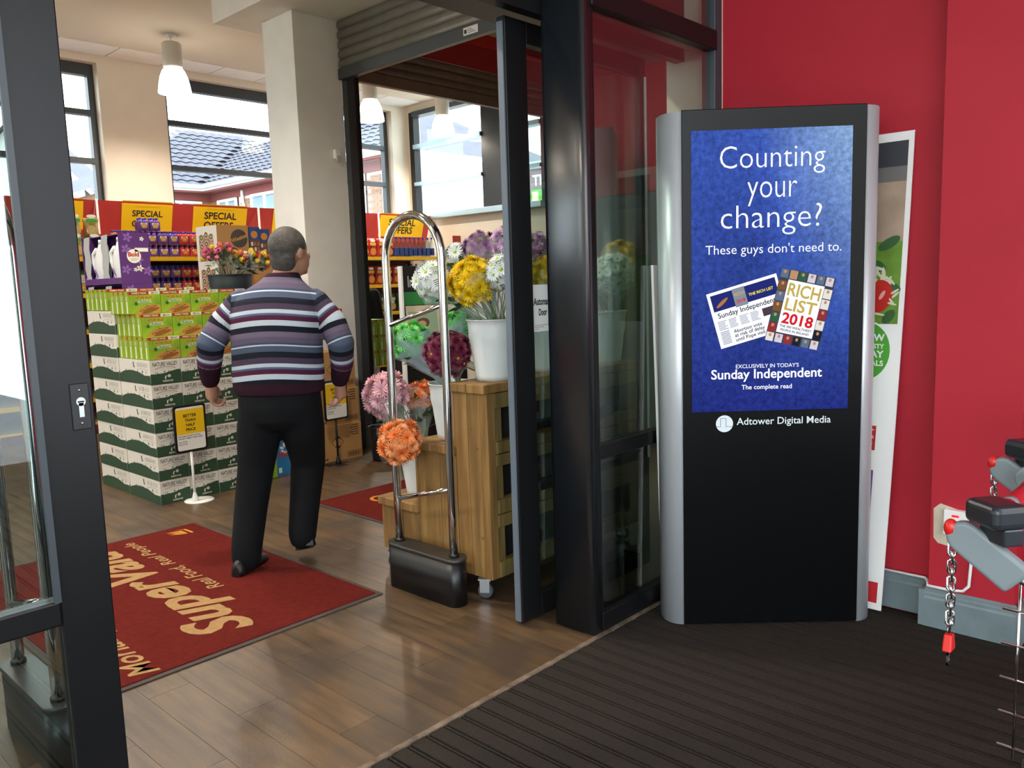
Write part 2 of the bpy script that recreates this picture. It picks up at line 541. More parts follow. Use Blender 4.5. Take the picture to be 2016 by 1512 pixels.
d2 = door_leaf('door_2', -.114, .852, .126, .04, (.56, .6), True)
MB().box(-.120, -.106, .300, .329, .02, 2.45, m_edge).build('brush_seal', d2)
MB().box(.838, .853, .288, .3, .56, 2.385, m_pvc).build('edge_strip', d2)
# paper notice on the sliding door
nt_ = MB().box(0, .13, -.001, .001, 0, .196, m_paper)
nt_.text('Automatic', m_ink, facing_front(.064, -.0012, .112), w=.116, h=.031, bold=.03)
nt_.text('Door', m_ink, facing_front(.064, -.0012, .068), w=.052, h=.029, bold=.03)
for q in range(3): nt_.box(.01, .1 - .03 * q, -.0016, -.0011, .026 - .008 * q, .0275 - .008 * q, m_ink)
nt_.build('door_notice', loc=(.022, .309, 1.237), label='white paper notice with bold black Automatic Door lettering on the sliding door glass', cat='notice')

# ------------------------------------------------------------------ shop shell
CZ = 4.15
MB().box(-7, 6.1, .0, 8.2, CZ, CZ + .15, m_ceil).build('ceiling', kind='structure')
wl_ = MB()
wl_.box(-7.15, -7, 0, 8.2, 0, .6, m_cream); wl_.box(-7.15, -7, 0, 8.2, 3.8, CZ, m_cream)
for a, b in ((0, 1.2), (7.4, 8.2)): wl_.box(-7.15, -7, a, b, .6, 3.8, m_cream)
wl_.build('wall_left', kind='structure')
w = empty('window_7', (0, 0, 0), kind='structure')
for y in (1.2, 2.73, 4.27, 5.8, 7.34): MB().box(-7.12, -7.0, y, y + .06, .6, 3.8, m_winframe).build('frame_post', w)
for z in (.6, 2.4, 3.74):
    for y in (1.26, 2.79, 4.33, 5.86): MB().box(-7.12, -7.0, y, y + 1.48, z, z + .06, m_winframe).build('frame_rail', w)
for z0, z1 in ((.66, 2.4), (2.46, 3.74)):
    for y in (1.26, 2.79, 4.33, 5.86): MB().box(-7.07, -7.064, y, y + 1.48, z0, z1, m_glass_win).build('pane', w)
# back wall with window openings
wins = [(-3.9, -1.6), (-.45, 1.36), (2.13, 3.75), (4.55, 5.6)]
ws = 2.2
wb = MB()
wb.box(-7, 6.1, 8.0, 8.25, 0, ws, m_cream); wb.box(-7, 6.1, 8.0, 8.25, 4.06, CZ, m_cream)
edges = [-7] + [e for w in wins for e in w] + [6.1]
for i in range(0, len(edges), 2): wb.box(edges[i], edges[i + 1], 8.0, 8.25, ws, 4.06, m_cream)
wb.build('wall_back', kind='structure')
for n, (a, b) in enumerate(wins):
    w = empty('window_%d' % (n + 2), (0, 0, 0), kind='structure')
    Y = 8.12
    for xx in (a, b - .07): MB().box(xx, xx + .07, Y, Y + .09, ws, 4.06, m_winframe).build('frame_post', w)
    for z0, z1 in ((ws, ws + .07), (2.95, 3.01), (3.49, 3.55), (3.93, 4.06)):
        MB().box(a + .07, b - .07, Y - .01, Y + .09, z0, z1, m_winframe).build('frame_rail', w)
    for z0, z1 in ((ws + .07, 2.95), (3.01, 3.49), (3.55, 3.93)):
        MB().box(a + .07, b - .07, Y + .04, Y + .046, z0, z1, m_glass_win).build('pane', w)
# right wall with its window
RX0 = 5.9
rwb = MB()
rwb.box(RX0, 6.1, .3, 8.0, 0, 2.45, m_cream); rwb.box(RX0, 6.1, .3, 8.0, 4.05, CZ, m_cream)
rwb.box(RX0, 6.1, 7.93, 8.0, 2.45, 4.05, m_cream); rwb.box(RX0, 6.1, .3, 5.2, 2.45, 4.05, m_cream)
rwb.build('wall_right_inside', kind='structure')
w = empty('window_6', (0, 0, 0), kind='structure')
for y0, y1 in ((7.83, 7.93), (5.98, 6.38), (5.2, 5.28)):
    MB().box(RX0 - .02, RX0 + .1, y0, y1, 2.5, 4.05, m_frame).build('frame_post', w)
for z0, z1 in ((2.95, 3.0), (3.5, 3.56), (3.98, 4.05)):
    for ya, yb in ((6.38, 7.83), (5.28, 5.98)):
        MB().box(RX0 - .05, RX0 + .1, ya, yb, z0, z1, m_sill if z1 < 3.9 else m_winframe).build('frame_rail', w)
for ya, yb in ((6.38, 7.83), (5.28, 5.98)):
    for z0, z1 in ((2.5, 2.95), (3.0, 3.5), (3.56, 3.98)):
        MB().box(RX0 + .05, RX0 + .056, ya, yb, z0, z1, m_glass_win).build('pane', w)
MB().box(RX0 - .14, RX0 + .1, 5.2, 7.9, 2.42, 2.5, m_sill).build('sill', w, bevel=.006)
# ceiling edge tiles along the back wall
for i in range(10):
    MB().box(-.4 + i * .62, .2 + i * .62, 7.55, 7.98, CZ - .012, CZ, m_white_paint).build('ceiling_tile', bpy.data.objects['ceiling'])

# column and entrance beam
col = MB().box(1.39, 1.85, 4.05, 4.51, 0, 3.7, m_white_paint)
col.build('column', kind='structure', bevel=.004)
MB().box(1.1, 1.9, .46, 4.8, 3.7, CZ, m_white_paint).build('ceiling_beam', kind='structure')
sn = MB().box(0, .06, -.035, 0, .02, .1, m_white); sn.box(.005, .055, -.045, -.03, 0, .05, mat('sensor_lens', 'cfcabb', .3))
sn.build('motion_sensor', loc=(1.715, 4.05, 2.52), label='small white motion sensor fixed high on the white column', cat='sensor', bevel=.006)
# lilac screen wall and white pipe casing deep behind the front glazing
MB().box(3.3, 3.36, .3, 1.6, 0, 4.15, m_lav).build('wall_nook', kind='structure')
m_char = mat('added_dark_panel', '2a282a', .3)
np_ = MB().box(3.3, 3.36, 1.6, 2.46, 0, 2.15, m_char); np_.box(3.28, 3.36, 1.6, 2.46, 2.15, 4.15, m_redint)  # added panel, dark below and red above, to deepen the view through the glazing
np_.build('wall_nook_added', kind='structure')
MB().box(3.18, 3.3, 1.48, 1.6, 0, 4.15, m_white_paint).build('trim_2', kind='structure')

# ------------------------------------------------------------------ shutters
def slat_mesh(L, m, pitch=.09):
    prof = [(0, 0), (-.012, .012), (-.020, .03), (-.020, .055), (-.012, .076), (-.004, .084), (-.004, .088), (.004, .088), (.004, 0)]
    return MB().prism(prof, 0, L, m, None, True).mesh('slat')
sh1 = empty('roller_shutter', (1.83, 4.03, 3.195), label='grey roller shutter partly lowered from the beam beside the column', cat='shutter')
MB().box(-.03, .03, -3.57, 0, .01, .1, m_dkgrey).build('bottom_bar', sh1, bevel=.004)
sm_ = slat_mesh(3.57, m_slat)
for i in range(5):
    o = inst(sm_, sh1, (0, 0, .1 + .08 * i), (pi / 2, 0, 0), (1, .9, 1))
# label on the bar
lb = MB().rect(0, .15, 0, .055, m_white, facing_left(-.0306, 0, 0)); lb.rect(.01, .035, .012, .04, m_ink, facing_left(-.0309, 0, 0))
for q in range(3): lb.rect(.045, .13 - q * .02, .012 + q * .012, .016 + q * .012, m_dkgrey, facing_left(-.0309, 0, 0))
lb.build('maker_label', sh1, (0, -1.55, .03))
gd = MB().box(-.01, .07, -.05, .02, -3.2, .42, m_dkgrey); gd.box(.07, .13, -.03, .04, -3.2, .05, m_black)
gd.build('guide_channel', sh1, (.03, 0, 0))
sh2 = empty('roller_shutter', (1.97, 4.1, 3.24), label='brown roller shutter running back to the right behind the flower corner', cat='shutter')
MB().box(0, 3.9, -.03, .03, 0, .1, m_slat_b).build('bottom_bar', sh2, bevel=.004)
sm2 = slat_mesh(3.9, m_slat_b)
for i in range(3):
    o = inst(sm2, sh2, (0, 0, .1 + .08 * i), (pi / 2, 0, pi / 2), (1, .9, 1))
rb = MB().box(1.91, 5.88, 4.12, 4.3, 3.59, 3.82, m_redint)
rb.box(1.91, 5.88, 4.1, 4.3, 3.82, 3.95, m_redint2); rb.box(1.91, 5.88, 4.13, 4.3, 3.95, 4.149, m_cream)
rb.build('trim_3', kind='structure')
# ------------------------------------------------------------------ digital advertising totem
def screen_mat():
    m = bpy.data.materials.new('screen_blue_wall'); m.use_nodes = True
    nt = m.node_tree; nt.nodes.clear(); L = nt.links.new
    out = nt.nodes.new('ShaderNodeOutputMaterial'); em = nt.nodes.new('ShaderNodeEmission')
    tc = nt.nodes.new('ShaderNodeTexCoord')
    sep = nt.nodes.new('ShaderNodeSeparateXYZ'); L(tc.outputs['Object'], sep.inputs[0])
    # picture on the display: light blue upper right, deep blue below
    mr = nt.nodes.new('ShaderNodeMapRange'); mr.inputs['From Min'].default_value = .9; mr.inputs['From Max'].default_value = 2.0
    L(sep.outputs['Z'], mr.inputs['Value'])
    mr2 = nt.nodes.new('ShaderNodeMapRange'); mr2.inputs['From Min'].default_value = .3; mr2.inputs['From Max'].default_value = .7; mr2.inputs['To Max'].default_value = .65
    L(sep.outputs['X'], mr2.inputs['Value'])
    mul = nt.nodes.new('ShaderNodeMath'); mul.operation = 'MULTIPLY'; L(mr.outputs[0], mul.inputs[0]); L(mr2.outputs[0], mul.inputs[1])
    r = nt.nodes.new('ShaderNodeValToRGB')
    r.color_ramp.elements[0].color = (*lin('222c78'), 1); r.color_ramp.elements[1].color = (*lin('8fb0d6'), 1)
    e = r.color_ramp.elements.new(.3); e.color = (*lin('3a55aa'), 1)
    r0 = nt.nodes.new('ShaderNodeMapRange'); r0.inputs['To Max'].default_value = .3; L(mr.outputs[0], r0.inputs['Value'])
    ad = nt.nodes.new('ShaderNodeMath'); ad.operation = 'ADD'; L(mul.outputs[0], ad.inputs[0]); L(r0.outputs[0], ad.inputs[1])
    L(ad.outputs[0], r.inputs[0])
    # plaster texture of the pictured wall
    n1 = nt.nodes.new('ShaderNodeTexNoise'); n1.inputs['Scale'].default_value = 45; n1.inputs['Detail'].default_value = 6; n1.inputs['Roughness'].default_value = .7
    L(tc.outputs['Object'], n1.inputs['Vector'])
    n2 = nt.nodes.new('ShaderNodeTexNoise'); n2.inputs['Scale'].default_value = 3; n2.inputs['Detail'].default_value = 3
    L(tc.outputs['Object'], n2.inputs['Vector'])
    q = nt.nodes.new('ShaderNodeMapRange'); q.inputs['From Min'].default_value = .3; q.inputs['From Max'].default_value = .7; q.inputs['To Min'].default_value = .55; q.inputs['To Max'].default_value = 1.4
    L(n1.outputs['Fac'], q.inputs['Value'])
    q2 = nt.nodes.new('ShaderNodeMapRange'); q2.inputs['From Min'].default_value = .3; q2.inputs['From Max'].default_value = .7; q2.inputs['To Min'].default_value = .8; q2.inputs['To Max'].default_value = 1.1
    L(n2.outputs['Fac'], q2.inputs['Value'])
    mm = nt.nodes.new('ShaderNodeMath'); mm.operation = 'MULTIPLY'; L(q.outputs[0], mm.inputs[0]); L(q2.outputs[0], mm.inputs[1])
    hv = nt.nodes.new('ShaderNodeHueSaturation'); L(r.outputs[0], hv.inputs['Color']); L(mm.outputs[0], hv.inputs['Value'])
    L(hv.outputs[0], em.inputs['Color']); em.inputs['Strength'].default_value = 1.0
    L(em.outputs[0], out.inputs['Surface'])
    return m
def em(name, c, s=1.0):
    m = bpy.data.materials.new(name); m.use_nodes = True
    b = m.node_tree.nodes['Principled BSDF']
    b.inputs['Base Color'].default_value = (0, 0, 0, 1); b.inputs['Specular IOR Level'].default_value = 0
    b.inputs['Emission Color'].default_value = (*lin(c), 1); b.inputs['Emission Strength'].default_value = s
    return m
e_white = em('screen_white', 'f4f7ff'); e_navy = em('screen_navy', '232a6e'); e_yel = em('screen_yellow', 'f2e13a')
e_gold = em('screen_gold', 'b9a24b'); e_red = em('screen_red', 'c8202c'); e_blk = em('screen_black', '10101c'); e_grey = em('screen_grey', '7f8796')
m_grey_back = mat('pale_grey_casing', 'b9c2c6', .35)
kz = empty('advertising_totem', (.316, -.227, 0), math.atan2(-.7482, .6635),
           label='tall black digital advertising totem with bright blue screen and silver sides', cat='display totem')
KW = .712
MB().box(0, KW, 0, .135, .008, 2.085, m_gloss_black).build('body', kz, bevel=.003)
m_anod = mat('satin_anodised', 'c3c8cd', .35, metal=.35, spec=.5)
for nm, sgn, xo in (('side_profile', -1, 0), ('side_profile', 1, KW)):
    pts = [(xo, .004)] + [(xo + sgn * .078 * sin(t), .004 + .1 * (1 - cos(t))) for t in [pi / 2 * i / 8 for i in range(1, 9)]] + [(xo + sgn * .078, .135), (xo, .135)]
    MB().prism(pts, .004, 2.08, m_anod, None, True).build(nm, kz)
MB().box(-.07, KW + .07, .135, .15, .02, 2.06, m_grey_back).build('back_panel', kz, bevel=.004)
vt = MB()
for i in range(6): vt.box(.1, .3, .15, .153, 1.2 + i * .03, 1.21 + i * .03, m_dkgrey)
vt.build('vent', kz)
sx0, sx1, sz0, sz1 = .036, .657, .902, 2.004
MB().rect(sx0, sx1, sz0, sz1, screen_mat(), facing_front(0, -.0012, 0)).build('screen', kz)
F0 = facing_front(0, -.0014, 0)
MB().text('Counting', e_white, F0, w=.405, h=.112, bold=-.012, x=.35, y=1.857).build('screen_lettering', kz)
MB().text('your', e_white, F0, w=.192, h=.093, bold=-.012, x=.35, y=1.742).build('screen_lettering', kz)
MB().text('change?', e_white, F0, w=.392, h=.118, bold=-.012, x=.347, y=1.627).build('screen_lettering', kz)
MB().text("These guys don't need to.", e_white, F0, w=.53, h=.048, bold=-.004, x=.356, y=1.529).build('screen_lettering', kz)
MB().text("EXCLUSIVELY IN TODAY'S", e_white, F0, w=.25, bold=.006, x=.336, y=1.076).build('screen_lettering', kz)
MB().text('Sunday Independent', e_white, F0, w=.44, bold=.016, x=.333, y=1.034).build('screen_lettering', kz)
MB().text('The complete read', e_white, F0, w=.2, bold=.012, x=.334, y=.990).build('screen_lettering', kz)
# pictured newspaper
a = radians(15.4)
NP = F0 @ Matrix.Translation((.093, 1.373, 0)) @ RZ(a)
npm = MB()
npm.rect(0, .285, -.226, 0, e_white, NP, .0002)
npm.rect(.012, .275, -.078, -.012, e_navy, NP, .0004)
npm.text('THE RICH LIST', e_yel, NP, w=.1, bold=.02, shear=.1, x=.21, y=-.055, z=.0006)
npm.rect(.1, .15, -.084, -.01, e_grey, NP, .0005)
npm.text('RICH', e_gold, NP, w=.04, bold=.02, x=.125, y=-.04, z=.0007); npm.text('2018', e_red, NP, w=.036, bold=.03, x=.125, y=-.068, z=.0007)
npm.disc(.052, -.05, .03, .007, em('screen_tan', 'a8703f'), NP, .0005, 12, .5)
npm.text('Sunday Independent', e_blk, NP, w=.235, bold=.012, x=.14, y=-.107, z=.0004)
for r_ in range(7):
    for c_ in range(4):
        npm.rect(.014 + c_ * .044, .052 + c_ * .044 - .012 * random.random(), -.122 - r_ * .0055, -.1195 - r_ * .0055, e_grey, NP, .0004)
npm.rect(.195, .27, -.15, -.118, em('screen_photo', '4a3b45'), NP, .0004)
npm.text('Abortion vote', e_blk, NP, w=.115, bold=.015, x=.066, y=-.18, align='L', z=.0004)
npm.text('at risk of delay', e_blk, NP, w=.122, bold=.015, x=.066, y=-.197, align='L', z=.0004)
npm.text('until Pope visit', e_blk, NP, w=.12, bold=.015, x=.066, y=-.215, align='L', z=.0004)
for r_ in range(9): npm.rect(.014, .05, -.165 - r_ * .006, -.162 - r_ * .006, e_grey, NP, .0004)
npm.build('pictured_newspaper', kz)
MG = F0 @ Matrix.Translation((.392, 1.47, 0)) @ RZ(radians(-13.2))
mg = MB()
mg.rect(-.002, .216, -.29, .0, em('screen_cover', '3c3f4a'), MG, .0008)
cols = [em('cover_%d' % i, c) for i, c in enumerate(('8c3036', '2f5a44', 'd9d4cf', '596b86', '20222b', 'b08a68', '77502f', 'c9c2d0'))]
rnd = random.Random(3)
for i in range(6):
    for (xx, yy) in ((i * .036, -.036), (i * .036, -.29)):
        mg.rect(xx, xx + .03, yy, yy + .034, cols[rnd.randrange(8)], MG, .0009); mg.disc(xx + .015, yy + .024, .006, .007, cols[5], MG, .001, 8)
for i in range(5):
    for xx in (0, .182):
        mg.rect(xx, xx + .032, -.086 - i * .042, -.048 - i * .042, cols[rnd.randrange(8)], MG, .0009); mg.disc(xx + .016, -.058 - i * .042, .006, .007, cols[5], MG, .001, 8)
mg.rect(.035, .18, -.25, -.04, e_white, MG, .0011)
mg.text('RICH', e_gold, MG, w=.13, h=.052, bold=.02, x=.107, y=-.1, z=.0013)
mg.text('LIST', e_gold, MG, w=.125, h=.05, bold=.02, x=.107, y=-.158, z=.0013)
mg.text('2018', e_red, MG, w=.125, h=.045, bold=.03, x=.107, y=-.21, z=.0013)
mg.text('THE 300 WEALTHIEST', e_blk, MG, w=.13, bold=.02, x=.107, y=-.227, z=.0013)
mg.text('PEOPLE IN IRELAND', e_blk, MG, w=.115, bold=.02, x=.107, y=-.242, z=.0013)
mg.build('pictured_magazine', kz)
m_logo = mat('pale_blue_print', 'd9e4ea', .5)
lg = MB(); lg.disc(.166, .852, .0345, .0345, m_logo, F0, 0, 32)
pts = [(-.033, -.012), (-.016, -.012), (-.016, .022), (.006, .022), (.006, -.012), (.033, -.012)]
for (p, q) in zip(pts, pts[1:]):
    lg.rect(min(p[0], q[0]) + .166 - .0008, max(p[0], q[0]) + .166 + .0008, min(p[1], q[1]) + .852 - .0008, max(p[1], q[1]) + .852 + .0008, m_ink, F0, .0004)
lg.text('Adtower Digital Media', m_logo, F0, w=.376, bold=.008, x=.215, y=.846, align='L')
lg.build('maker_logo', kz)

# white foam board leaning on the glazing behind the totem
fb = MB().box(0, .5, 0, .012, 0, 1.5, m_white)
o = fb.build('foam_board', loc=(.452, -.045, 0), label='plain white foam board standing behind the totem against the front glazing', cat='board')
o.rotation_euler = (radians(-1.6), 0, 0)

# ------------------------------------------------------------------ leaning food poster board
po = empty('poster_board', (.955, -.80, .004), label='white food poster board leaning against the red wall behind the totem', cat='poster')
W_, H_ = .56, 1.995
def lean(z): return .085 * math.sin(min(1, z / H_) * pi / 2)
pb = MB(); n = 14
for sidex in (0,):
    vs = []; fs = []
    for j in range(n + 1):
        z = H_ * j / n
        for (yy, t) in ((0, 0), (W_, 0), (W_, .006), (0, .006)):
            vs.append((lean(z) + t, yy - .055 * z / H_, z))
    for j in range(n):
        for q in range(4):
            fs.append((j * 4 + q, j * 4 + (q + 1) % 4, j * 4 + 4 + (q + 1) % 4, j * 4 + 4 + q))
    fs += [(0, 1, 2, 3), (n * 4, n * 4 + 1, n * 4 + 2, n * 4 + 3)]
    pb.add(vs, fs, m_white)
pb.build('board', po)
def pq(v, h, e=.0): return (lean(h) - .0008 - e, v - .055 * h / H_, h)   # v = distance from the right hand edge
def pstrip(mb, v0, v1, h0, h1, m, e=0., k=8):
    vs = []; fs = []
    for j in range(k + 1):
        h = h0 + (h1 - h0) * j / k
        vs += [pq(v0, h, e), pq(v1, h, e)]
    for j in range(k): fs.append((2 * j, 2 * j + 1, 2 * j + 3, 2 * j + 2))
    mb.add(vs, fs, m)
def pblob(mb, v, h, rv, rh, m, e, rot=0., k=12):
    pts = []
    for i in range(k):
        t = 2 * pi * i / k; a = rv * cos(t); b = rh * sin(t)
        pts.append(pq(v + a * cos(rot) - b * sin(rot), h + a * sin(rot) + b * cos(rot), e))
    mb.add(pts, [tuple(range(k))], m)
ph = MB()
m_bread = mat('photo_wrap', 'b39a84', .5, noise=(9, .3)); m_bl = mat('photo_dark', '33363d', .5)
m_lett = mat('photo_lettuce', '6f9c2e', .5, noise=(14, .4)); m_herb = mat('photo_herb', '2f5a2a', .5); m_chs = mat('photo_cheese', 'd9d2b8', .5)
m_tom = mat('photo_tomato', 'c22a22', .35); m_hl = mat('photo_highlight', 'e9a79c', .4)
pstrip(ph, .02, .5, 1.22, 1.96, m_bread); pstrip(ph, .02, .5, 1.86, 1.96, m_bl, .0002); pstrip(ph, .02, .5, 1.80, 1.87, mat('photo_shade', '6f6a68', .5), .0001)
pstrip(ph, .02, .5, 1.22, 1.56, m_lett, .0002)
rnd = random.Random(5)
for i in range(16): pblob(ph, .03 + .22 * rnd.random(), 1.25 + .4 * rnd.random(), .012 + .01 * rnd.random(), .03 + .02 * rnd.random(), m_herb, .0003, rnd.random() * 3)
for i in range(46):
    v = .06 + .2 * rnd.random(); pblob(ph, v, 1.38 + (v - .04) * 1.6 * rnd.random(), .006, .022, m_chs, .0005 + .00002 * i, rnd.random() * 3.1, 8)
pblob(ph, .105, 1.335, .058, .07, m_tom, .002, .3, 24); pblob(ph, .088, 1.34, .008, .022, m_hl, .0023, .5)
pblob(ph, .13, 1.385, .006, .032, m_chs, .0026, .7, 8); pblob(ph, .1, 1.262, .03, .005, m_chs, .0026, .2, 8)
for i in range(5): pblob(ph, .035 + .03 * rnd.random(), 1.3 + .1 * rnd.random(), .005, .02, m_chs, .0026, rnd.random() * 3, 8)
ph.build('food_photo', po)
m_gr = mat('green_print', '4aa02c', .5)
rn = MB(); pblob(rn, .14, 1.105, .105, .128, m_white, .001, 0, 32); pblob(rn, .14, 1.105, .098, .121, m_gr, .0014, 0, 32)
for s_, h, hh in (('NEW', 1.15, .03), ('TASTY', 1.118, .02), ('EVERYDAY', 1.08, .03), ('MEALS', 1.045, .024)):
    rn.text(s_, m_white, frame(pq(.065, h, .0018), (0, -1, 0), (0, 0, 1)), h=hh, bold=.03, align='R')
rn.build('green_roundel', po)
pk = MB()
m_pur = mat('purple_print', '6d3a8c', .5); m_orj = mat('jar_print', 'b8632a', .5); m_mag = mat('magenta_print', '9c2f6e', .5)
pstrip(pk, .075, .3, .685, .79, m_red, .0005); pk.text('digestive', m_white, frame(pq(.082, .735, .001), (0, -1, 0), (0, 0, 1)), h=.026, align='R')
pk.text('biscuits', m_white, frame(pq(.086, .708, .001), (0, -1, 0), (0, 0, 1)), h=.014, align='R')
pk.text('SuperValu', m_white, frame(pq(.082, .77, .001), (0, -1, 0), (0, 0, 1)), h=.009, bold=.03, align='R')
pstrip(pk, .075, .3, .39, .6, m_pur, .0005); pblob(pk, .135, .57, .04, .045, m_gr, .001); pblob(pk, .15, .48, .035, .07, m_chs, .0008)
pk.text('Basmati', m_white, frame(pq(.09, .557, .001), (0, -1, 0), (0, 0, 1)), h=.012, align='R'); pk.text('rice', m_white, frame(pq(.09, .54, .001), (0, -1, 0), (0, 0, 1)), h=.01, align='R')
pstrip(pk, .09, .3, .14, .31, m_orj, .0005); pstrip(pk, .09, .3, .165, .27, m_mag, .0007); pstrip(pk, .085, .3, .30, .325, m_orj, .0008)
pk.text('Medium', m_white, frame(pq(.1, .245, .001), (0, -1, 0), (0, 0, 1)), h=.013, align='R'); pk.text('curry', m_white, frame(pq(.1, .226, .001), (0, -1, 0), (0, 0, 1)), h=.011, align='R')
pstrip(pk, .02, .3, .03, .12, m_red, .0005)
pk.build('product_pictures', po)

# ------------------------------------------------------------------ alarm box and conduit on the red wall
ab = empty('alarm_box', (.95, -1.04, .40), label='small white alarm box with red light on bare plaster patch of red wall', cat='alarm box')
MB().box(-.03, 0, -.085, 0, 0, .1, m_white).build('casing', ab, bevel=.003)
MB().box(-.0315, -.03, -.055, -.03, .075, .083, mat('red_indicator', 'd8141c', .3, emit=1.5)).build('indicator', ab)
MB().sphere((-.03, -.015, .05), .003, m_ink, 8, 4).build('screw', ab)
cd = MB()
cd.tube([(1.03, -.3, .165), (1.03, -.95, .165), (.995, -.97, .166), (.94, -.985, .167), (.938, -1.07, .168), (.938, -1.115, .175), (.938, -1.135, .2), (.938, -1.14, .3), (.938, -1.14, .41)], .006, m_pvc, 8)
for y in (-.94, -.99): cd.box(.93, 1.04, y - .004, y + .004, .156, .176, m_pvc) if y == -.94 and 0 else None
cd.build('cable_conduit', label='thin white cable running along the skirting up to the alarm box', cat='cable')

# ------------------------------------------------------------------ shopping trolleys
m_grip = mat('red_handle_grip', 'b3202c', .3, noise=(18, .2)); m_cap = mat('grey_plastic', '7d888d', .42); m_lock = mat('charcoal_plastic', '23272d', .3)
m_tokred = mat('red_plastic', 'd3231e', .3)
def chain_link_mesh():
    p = [(.0075 * cos(t), 0, .008 * (1 if sin(t) > 0 else -1) + .0075 * sin(t)) for t in [2 * pi * i / 12 for i in range(12)]]
    return MB().tube(p, .0026, m_chrome, 6, closed=True).mesh('chain_link')
LINK = chain_link_mesh()
def trolley(loc, label, short):
    t = empty('shopping_trolley', loc, 0, label, 'trolley', 'nested shopping trolleys')
    # handle runs along x from the cap
    hb = MB().tube([(.03, 0, 0), (.56, 0, 0)], .0175, m_grip, 14); hb.build('handle', t)
    tp = MB().tube([(.2, 0, 0), (.225, 0, 0)], .0182, m_cap, 14).build('worn_patch', t)
    ln = MB()
    for q in range(2): ln.box(.12 + q * .02, .126 + q * .02, -.019, -.006, .008, .0165, m_paper)
    ln.build('handle_print', t)
    # grey end caps: rounded paddles sloping down and forward from the handle ends
    pad = [(-.034 * sin(u), .034 * cos(u)) for u in [pi * i / 10 for i in range(11)]] + [(.118, -.037), (.128, .033)]
    for xx in (-.022, .578):
        MB().prism(pad, -.014, .014, m_cap, frame((xx, .03, -.02), (0, -.82, -.57), (0, -.57, .82))).build('end_cap', t, bevel=.008, seg=3)
    # coin lock
    cl = MB().box(-.012, .064, -.055, .036, .004, .054, m_lock).build('coin_lock', t, (-.04, 0, .012), rz=radians(-38), bevel=.014, seg=4)
    MB().box(.014, .058, -.05, .02, -.03, .006, m_lock).build('lock_slider', t, (-.04, 0, .012), rz=radians(-38), bevel=.004)
    MB().sphere((-.026, .056, -.004), .014, m_tokred, 12, 8, None, (.9, 1, 1.4)).build('lock_socket', t)
    z = -.03
    for i in range(11):
        inst(LINK, t, (-.026, .052, z), (random.uniform(-.15, .15), 0, (i % 2) * pi / 2 + .4)); z -= .0185
    z -= .004
    kb = MB().loft([[(sx * a, sy * b, zz) for sx, sy in ((-1, -1), (1, -1), (1, 1), (-1, 1))] for a, b, zz in ((.017, .009, -.03), (.015, .009, -.02), (.01, .008, .006))], m_tokred, smooth=False)
    kb.build('chain_key', t, (-.026, .052, z), bevel=.003)
    kp = MB(); kp.box(-.008, -.0045, -.0015, .0015, -.062, -.03, m_steel); kp.box(.0045, .008, -.0015, .0015, -.062, -.03, m_steel); kp.box(-.008, .008, -.0015, .0015, -.062, -.054, m_steel); kp.box(-.008, .008, -.0015, .0015, -.04, -.03, m_steel)
    kp.build('key_plate', t, (-.026, .052, z))
    # chromed wire frame
    fr = MB()
    for xx in (.03, .53):
        fr.tube([(xx - .04, -.06, -.085), (xx - .03, -.085, -.1), (xx - .01, -.1, -.16), (xx, -.11, -.3), (xx, -.12, -.52), (xx, -.13, -.80)], .0105, m_steel, 10)
    fr.tube([(.03, -.12, -.72), (.53, -.12, -.72)], .009, m_steel, 8)
    fr.build('frame', t)
    bk = MB()
    for i in range(6):
        zz = -.1 - i * .075
        bk.tube([(.04, -.03, zz), (.04, -.75 + i * .02, zz - .02), (.52, -.75 + i * .02, zz - .02), (.52, -.03, zz)], .0035, m_chrome, 6)
    for i in range(9):
        yy = -.06 - i * .08
        for xx in (.04, .52): bk.tube([(xx, yy, -.09), (xx, yy, -.5)], .003, m_chrome, 6)
    for i in range(9): bk.tube([(.04 + i * .06, -.7, -.1), (.04 + i * .06, -.66, -.5)], .003, m_chrome, 6)
    bk.build('basket', t)
    for xx in (.0, .53):
        for yy in (-.1, -.72):
            wl = MB().lathe([(.02, -.012), (.055, -.012), (.06, -.006), (.06, .006), (.055, .012), (.02, .012)], m_dkgrey, 18, T(xx, yy, -.86) @ RY(pi / 2))
            wl.build('wheel', t)
    return t
trolley((-.70, -1.545, .922), 'nearest shopping trolley with red handle, black coin lock and hanging chain key', False)
trolley((-.02, -1.47, .922), 'second shopping trolley beyond, only its dark coin lock and chain in view', True)

# ------------------------------------------------------------------ entrance rug
m_rug = mat('red_rug_pile', '6f2621', .95, noise=(40, .25), bump=(400, .8), spec=.05)
m_rug_txt = mat('beige_rug_print', 'a8875c', .95, noise=(40, .2), spec=.05)
m_rubber = mat('rug_rubber_edge', '3f3733', .8)
rg = empty('entrance_rug', (-1.57, 1.055, 0), label='large red welcome rug with beige lettering in front of the man', cat='rug')
MB().box(0, 1.31, 0, 1.9, 0.0005, .006, m_rubber).build('rubber_backing', rg, bevel=.002)
MB().box(.03, 1.285, .025, 1.875, .004, .011, m_rug).build('pile', rg, bevel=.003)
RM = lambda x, y: frame((x + 1.57, y - 1.055, .0112), (0, 1, 0), (-1, 0, 0))
MB().text('SuperValu', m_rug_txt, RM(-.84, 1.2), w=1.62, h=.33, bold=.03, shear=.35, align='L').build('rug_lettering', rg)
MB().text('Real Food,', m_rug_txt, RM(-.70, 1.745), w=.47, h=.085, bold=.012, shear=.25, align='L').build('rug_lettering', rg)
MB().text('Real People', m_rug_txt, RM(-.70, 2.27), w=.565, h=.085, bold=.012, shear=.25, align='L').build('rug_lettering', rg)
